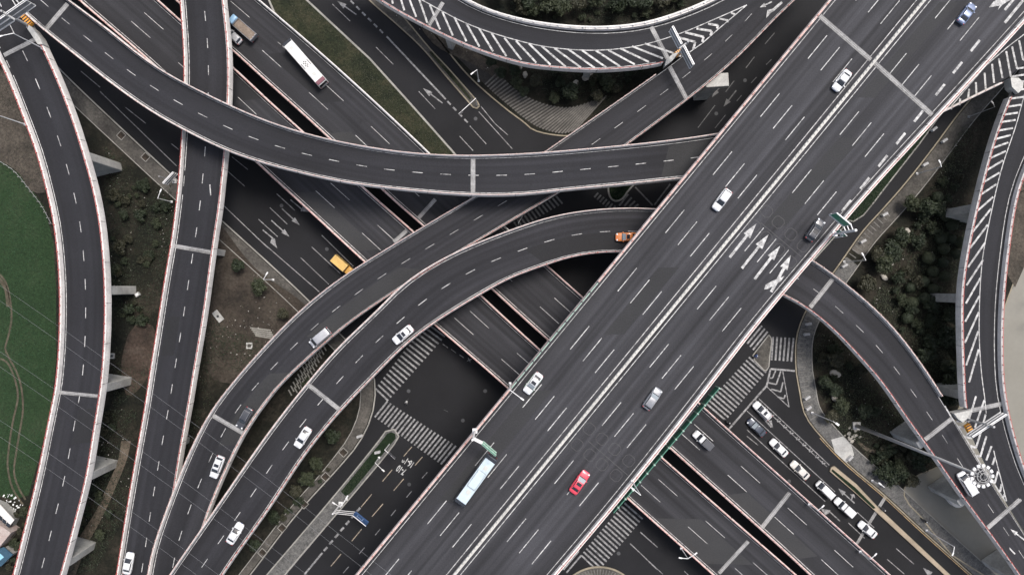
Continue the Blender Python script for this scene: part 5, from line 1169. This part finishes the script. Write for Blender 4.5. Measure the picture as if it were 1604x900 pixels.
for i, (x, y) in enumerate(((190,212),(228,246),(538,708),(510,746),(476,789),(442,826),(411,865))):
    r = thing('tree_pit', 'square tree pit with a pale rim in the kerbside pavement', 'tree pit', W(x,y,.16), -.75, 'square tree pits in the pavement'); m = MB(); m.box((0,0,.01), 1.5, 1.5, .04); m.build('soil', M_SOIL, r); m = MB(); [m.box((sx*.8, sy*.8, .03), .14 if sx else 1.7, .14 if sy else 1.7, .1) for sx, sy in ((1,0),(-1,0),(0,1),(0,-1))]; m.build('rim', M_KERB, r)
for i, (x, y, a) in enumerate(((1461,203,.7),(1477,221,.6),(1447,258,.5),(1384,336,.5),(1350,378,.5),(1321,416,.5),(1265,507,.2),(1262,523,.1),(1263,622,.6),(1265,638,.6),(564,682,.3),(1330,716,.8),(592,707,.2))):
    m = MB(); p = W(x, y, .16); m.box((0,0,.45), 1.3, .5, .9); o = m.build('bollard_box', M_LAMPW, bevel=.05); o.location = p; o.rotation_euler = (0,0,a); tag(o, 'small white utility box on the kerbside pavement', 'utility box', 'small white boxes on the pavements'); m = MB(); m.box((0,0,.91), 1.36, .56, .06); m.build('lid', M_METAL, o)
# ------------------------------------------------------------------ vegetation
def leafmesh(name, mat, n, fn, size, seed=0):
    """n leaf-sized quads; fn(rng) gives position and outward direction"""
    r = np.random.default_rng(seed); P = np.zeros((n,3)); D = np.zeros((n,3))
    fn(r, P, D); D += r.normal(0, .55, (n,3)); D[:,2] += .35; D /= np.linalg.norm(D, axis=1)[:,None]
    T = np.cross(D, r.normal(0,1,(n,3))); T /= np.linalg.norm(T, axis=1)[:,None]; B = np.cross(D, T); s = size*r.uniform(.6,1.35,(n,1))
    V = np.stack([P-T*s*.5, P-B*s*.36, P+T*s*.5, P+B*s*.36], 1).reshape(-1,3)
    me = bpy.data.meshes.new(name); me.vertices.add(len(V)); me.vertices.foreach_set('co', V.ravel().astype(np.float32))
    me.loops.add(4*n); me.loops.foreach_set('vertex_index', np.arange(4*n, dtype=np.int32)); me.polygons.add(n)
    me.polygons.foreach_set('loop_start', np.arange(0,4*n,4,dtype=np.int32)); me.polygons.foreach_set('loop_total', np.full(n,4,dtype=np.int32)); me.update(calc_edges=True)
    me.materials.append(mat); return me
def tree_fn(rad, ht, nl, seed, spread=.62):
    q = np.random.default_rng(seed); a = q.uniform(0, 2*np.pi, nl); rr = rad*spread*np.sqrt(q.random(nl))
    C = np.c_[rr*np.cos(a), rr*np.sin(a), ht*.5+ht*.42*(1-(rr/rad)**2)*q.uniform(.5,1.1,nl)]; R = rad*q.uniform(.25,.5,nl)
    def fn(r, P, D):
        k = r.integers(0, nl, len(P)); u = r.normal(0,1,(len(P),3)); u /= np.linalg.norm(u, axis=1)[:,None]; t = r.random(len(P))**.45
        P[:] = C[k]+u*(R[k]*t)[:,None]*np.array([1,1,.8]); D[:] = u
    return fn, C
def ball_fn(rad, zc, squash=.85):
    def fn(r, P, D):
        u = r.normal(0,1,(len(P),3)); u[:,2] = np.where(u[:,2] < -.4, -u[:,2], u[:,2]); u /= np.linalg.norm(u, axis=1)[:,None]
        w = 1+.06*np.sin(5*u[:,0]+3)*np.cos(4*u[:,1]); P[:] = u*(rad*w*r.uniform(.86,1.03,len(P)))[:,None]*np.array([1,1,squash]); P[:,2] += zc; D[:] = u*1.3
    return fn
def trunk_mb(ht, C, rt, seed):
    q = random.Random(seed); m = MB(); m.tube((0,0,-.1), (0,0,ht*.5), rt, rt*.6, 7)
    for c in C[:7]: m.tube((0,0,ht*q.uniform(.3,.5)), tuple(c), rt*.45, rt*.12, 5, cap=False)
    return m
protos = {}
def plant(kind, px, scale, label, group, z=.15, name=None, cat=None):
    if px[0] > 1425 and 735 < px[1] < 800: px = (px[0]-60, px[1]-30)
    if kind not in protos:
        k, var = kind; root = None
        if k == 'tree':
            rad, ht = 2.2, 4.0; fn, C = tree_fn(rad, ht, 16+3*var, 40+var); crown = leafmesh('crown', M_LEAF[var % 3], 2400, fn, .36, var); tr = trunk_mb(ht, C, .14, var)
        elif k == 'bush':
            rad, ht = 1.5, 2.0; fn, C = tree_fn(rad, ht, 9+2*var, 70+var, .7); crown = leafmesh('crown', M_LEAF[var % 3], 1100, fn, .27, 10+var); tr = trunk_mb(ht, C, .07, var)
        elif k == 'ball':
            C = np.array([[0,0,1.2],[.3,.2,1.4],[-.3,.1,1.3],[0,-.4,1.3]]); crown = leafmesh('crown', M_LEAF[var % 2], 2600, ball_fn(1.35, 1.45), .20, 20+var); tr = trunk_mb(2.0, C, .09, var)
        else:   # bare winter tree
            crown = None; tr = MB(); q = random.Random(5+var)
            def grow(p, d, L, r, dep):
                e = p+d*L; tr.tube(p, e, r, r*.6, 5, cap=False)
                if dep:
                    for _ in range(3): grow(e, (d+Vector((q.uniform(-.8,.8), q.uniform(-.8,.8), q.uniform(-.1,.5)))).normalized(), L*q.uniform(.6,.8), r*.55, dep-1)
            grow(Vector((0,0,-.1)), Vector((0,0,1)), 2.0, .13, 4)
        t = tr.build('trunk', M_BARK); c = None
        if crown: c = bpy.data.objects.new('crown', crown); COL.objects.link(c)
        protos[kind] = (t, c); first = True
    else: first = False
    t, c = protos[kind]
    k = kind[0]; nm = name or {'tree':'broadleaf_tree','bush':'bush','ball':'clipped_round_bush','bare':'bare_tree'}[k]
    r = thing(nm, label, cat or {'tree':'tree','bush':'bush','ball':'bush','bare':'tree'}[k], W(*px, z), rng.uniform(0,6.28), group); s = scale*rng.uniform(.94,1.06); r.scale = (s, s, s*rng.uniform(.9,1.1))
    for o in (t, c):
        if o is None: continue
        if not first: o = o.copy(); COL.objects.link(o)
        o.parent = r
    return r
for i, (x, y) in enumerate(((905,225),(865,270),(920,295),(790,312),(862,332),(815,375),(768,422),(868,398),(712,450),(815,455),(780,500),(717,520),(695,592),(880,118),(835,30),(905,160),(850,225),(945,240))):
    plant(('ball', i % 2), c8(x, y), rng.uniform(.86,1.05), 'dark ball-shaped clipped bush on the slope beside the right ramp', 'clipped round bushes on the right slope')
def T(lst, sc_, label, group):
    for i, (x, y) in enumerate(lst): plant(('tree', i % 4), (x, y), sc_*rng.uniform(.85,1.15), label, group)
T([c8(*p) for p in ((650,205),(565,340),(490,430),(760,80),(600,270),(700,60),(545,300))], 1.15, 'dark loose tree on the slope right of the slip road', 'dark trees on the right slope')
T([c3(*p) for p in ((275,450),(450,405),(115,395),(20,345),(545,345),(230,330))], 1.05, 'dark tree inside the loop beside the ribbed pavement', 'dark trees inside the loop')
T([c3(*p) for p in ((60,440),(200,470),(490,430),(600,330),(230,400),(30,400),(400,460))]+[(770,100),(785,118)], .75, 'small dark tree in the curved row under the loop ramp', 'curved row of small trees under the loop')
T([c3(*p) for p in ((80,30),(170,40),(310,40),(490,50),(560,20),(390,15),(40,-10),(240,5),(620,30),(230,60),(700,25))]+[(780,-8),(850,-12)], 1.2, 'tree of the thicket above the top balustrade', 'thicket above the top loop')
T([(380,416),(412,449),(414,447),(448,488)][:1]+[(413,449),(448,490)], .9, 'dark tree on the brown soil beside the kerb of the dark road', 'dark trees on the brown soil')
T([ca(*p) for p in ((380,235),(300,365),(205,490),(105,610),(15,740),(250,430))], .95, 'dark tree in the kerbside row below the inner curve', 'row of dark trees below the inner curve')
T([c9(*p) for p in ((530,600),(490,700),(410,785))], .62, 'small dark tree on the dirt between the two left ramps', 'small trees between the left ramps')
T([cb(*p) for p in ((350,25),(380,95),(330,150),(900,20),(860,60),(760,330),(700,440),(650,400),(730,300),(820,470))]+[(1300,560),(1285,595),(1345,640)], 1.0, 'dark tree on the garden slope beside the river ramp', 'dark trees on the garden slope')
for i, (x, y) in enumerate(((1612,470),(1608,505),(1600,300))): plant(('bare', i % 2), (x, y), .8, 'leafless tree on the river bank at the right edge', 'leafless trees on the bank')
def inside(p, poly):
    x, y = p; r = False
    for i in range(len(poly)):
        (x1, y1), (x2, y2) = poly[i], poly[i-1]
        if (y1 > y) != (y2 > y) and x < (x2-x1)*(y-y1)/(y2-y1)+x1: r = not r
    return r
def scatter(poly, n, sc_, label, group, seed, kinds=('bush',)):
    q = random.Random(seed); xs, ys = [p[0] for p in poly], [p[1] for p in poly]; k = 0; pts = []
    while k < n:
        p = (q.uniform(min(xs), max(xs)), q.uniform(min(ys), max(ys)))
        if inside(p, poly): plant((q.choice(kinds), q.randrange(4)), p, sc_*q.choice((.5,.7,.9,1.1,1.5))*q.uniform(.85,1.15), label, group); k += 1
gardenR = [(1400,520),(1440,500),(1505,480),(1508,560),(1505,640),(1480,625),(1440,570)]
scatter(gardenR, 50, 1.1, 'low dark bush in the dense planting between the river ramp and the right ramp', 'dense bushes between the right-hand ramps', 1)
scatter([(1375,420),(1440,320),(1500,250),(1505,330),(1490,420),(1440,500),(1400,500)], 44, 1.0, 'small dull bush on the slope among the round bushes', 'small bushes on the right slope', 2)
scatter([(1375,690),(1430,690),(1440,715),(1415,745),(1405,775),(1380,750),(1350,715)], 26, 1.0, 'low bush on the bank between the mast foot and the water', 'bushes on the river bank', 3)
scatter([(1280,540),(1320,540),(1370,610),(1400,660),(1350,660),(1290,640)], 18, .8, 'low dark bush in the garden under the inner curve', 'bushes in the garden under the curve', 4)
scatter([(172,260),(262,290),(268,330),(250,430),(215,450),(180,440),(172,350)], 38, .9, 'dark bush in the shady ground between the left ramp and the straight ramp', 'bushes between the left ramps', 5)
scatter([(180,470),(245,470),(232,510),(190,500)], 14, .8, 'dark bush below the middle pier of the left ramp', 'bushes below the left ramp pier', 6)
scatter([(170,640),(150,745),(120,860),(135,850),(165,760),(195,690)], 18, .6, 'small dark bush beside the dirt path', 'bushes beside the dirt path', 7)
scatter([(20,815),(45,790),(62,740),(70,740),(50,810),(30,880),(15,895)], 16, .7, 'weedy bush under the left edge of the left ramp', 'weeds under the left ramp', 8)
scatter([(800,10),(1000,0),(1100,-20),(1060,22),(1000,32),(930,38),(860,34)], 30, .9, 'undergrowth bush above the top balustrade', 'undergrowth above the top loop', 9)
scatter([(830,118),(1000,118),(960,150),(900,150),(850,140)], 12, .6, 'low dark bush under the loop ramp', 'bushes under the loop ramp', 10)
scatter([(410,850),(470,770),(530,690),(545,690),(500,760),(430,850)], 14, .6, 'small dark bush in the strip behind the kerbside trees', 'bushes behind the kerbside trees', 11)
scatter([(470,640),(500,600),(490,590),(462,620)], 4, .7, 'dark bush in the gap between the two curves', 'bushes between the two curves', 12)
# ground cover nobody could count
def cover(name, polys, dens, mat, size, seed, z=.2, hh=.5):
    q = np.random.default_rng(seed); pts = []
    for poly in polys:
        P = np.array([W(*p, 0).xy for p in poly]); lo, hi = P.min(0), P.max(0); n = int(np.prod(hi-lo)*dens); c = q.uniform(lo, hi, (n,2))
        ins = np.zeros(n, bool)
        for i in range(len(P)):
            a, b = P[i], P[i-1]; cond = (a[1] > c[:,1]) != (b[1] > c[:,1])
            with np.errstate(divide='ignore', invalid='ignore'): xx = (b[0]-a[0])*(c[:,1]-a[1])/(b[1]-a[1])+a[0]
            ins ^= cond & (c[:,0] < xx)
        # patchy: keep where a sum of sines is high
        c = c[ins]; f = np.sin(c[:,0]*.31+1)+np.sin(c[:,1]*.27+c[:,0]*.11)+np.sin(c[:,0]*.13-c[:,1]*.19+2)+q.normal(0,.9,len(c)); pts.append(c[f > -.6])
    c = np.vstack(pts)
    def fn(r, P, D): P[:,:2] = c; P[:,2] = z+r.random(len(c))**1.6*hh; D[:,2] = .8
    o = bpy.data.objects.new(name, leafmesh(name, mat, len(c), fn, size, seed)); COL.objects.link(o); return tag(o, kind='stuff')
cover('ground_cover', [gardenR, [(1350,500),(1440,330),(1505,200),(1530,200),(1508,400),(1505,480),(1420,560)], [(1270,520),(1330,530),(1400,640),(1440,690),(1470,725),(1420,750),(1410,778),(1380,745),(1340,690),(1290,660)]], 15, M_LEAF[1], .26, 1)
cover('ground_cover', [[(165,230),(270,290),(275,350),(250,470),(190,500),(165,450)], [(175,480),(250,480),(230,600),(180,640)], [(165,640),(215,640),(200,800),(150,895),(100,895)], [(330,500),(420,540),(400,600),(320,640),(310,560)], [(300,640),(320,640),(290,720)]], 14, M_LEAF[0], .26, 2)
cover('ground_cover', [[(800,-20),(1120,-40),(1060,25),(930,42),(800,30)], [(830,110),(1010,110),(950,160),(860,155)]], 8, M_LEAF[0], .28, 3)
cover('grass_tufts', [[(432,-20),(480,5),(580,98),(645,168),(706,236),(700,280),(640,225),(560,150),(500,80)]], 16, M_LEAF[2], .20, 4, .15, .12)
cover('hedge_leaves', [[(534,769),(601,686),(613,676),(620,686),(548,773)], [(1250,440),(1336,350),(1366,322),(1382,301),(1440,225),(1400,200),(1290,340)], [(958,280),(956,300),(966,312),(978,300),(990,278)]], 22, M_LEAF[0], .2, 5, .2, .35)
cover('crop_leaves', [[(-20,252),(30,275),(52,303),(68,328),(82,382),(86,450),(86,560),(78,640),(58,720),(44,772),(-20,768)]], 6, leafmat('crop_leaf', (.010,.035,.013), (.020,.058,.022)), .22, 6, .17, .1)
cover('white_blossom', [[(-5,775),(15,770),(40,783),(44,792),(25,800),(8,795)]], 2.2, plain('white_petals', (.7,.7,.68), .7), .5, 7, .3, .5)

cover('litter', [[(165,230),(270,290),(275,350),(250,500),(190,500),(165,450)], [(330,400),(440,440),(480,480),(400,600),(320,640),(300,560)], [(1350,500),(1440,330),(1500,220),(1500,420),(1420,560)], [(1270,520),(1330,530),(1400,640),(1400,720),(1300,660)], [(600,20),(680,60),(800,150),(780,120),(700,40)], [(165,640),(215,640),(200,800),(110,895)]], .18, plain('pale_litter', (.36,.34,.31), .9), .30, 8, .25, .1)
cover('weeds', [[(-20,110),(20,120),(50,200),(70,290),(40,290),(-20,250)], [(330,400),(440,440),(480,480),(400,600),(320,640),(300,560)], [(1310,700),(1440,800),(1520,880),(1500,870),(1410,790)], [(480,800),(560,700),(540,690),(430,840)]], 3, M_LEAF[2], .22, 9, .2, .25)
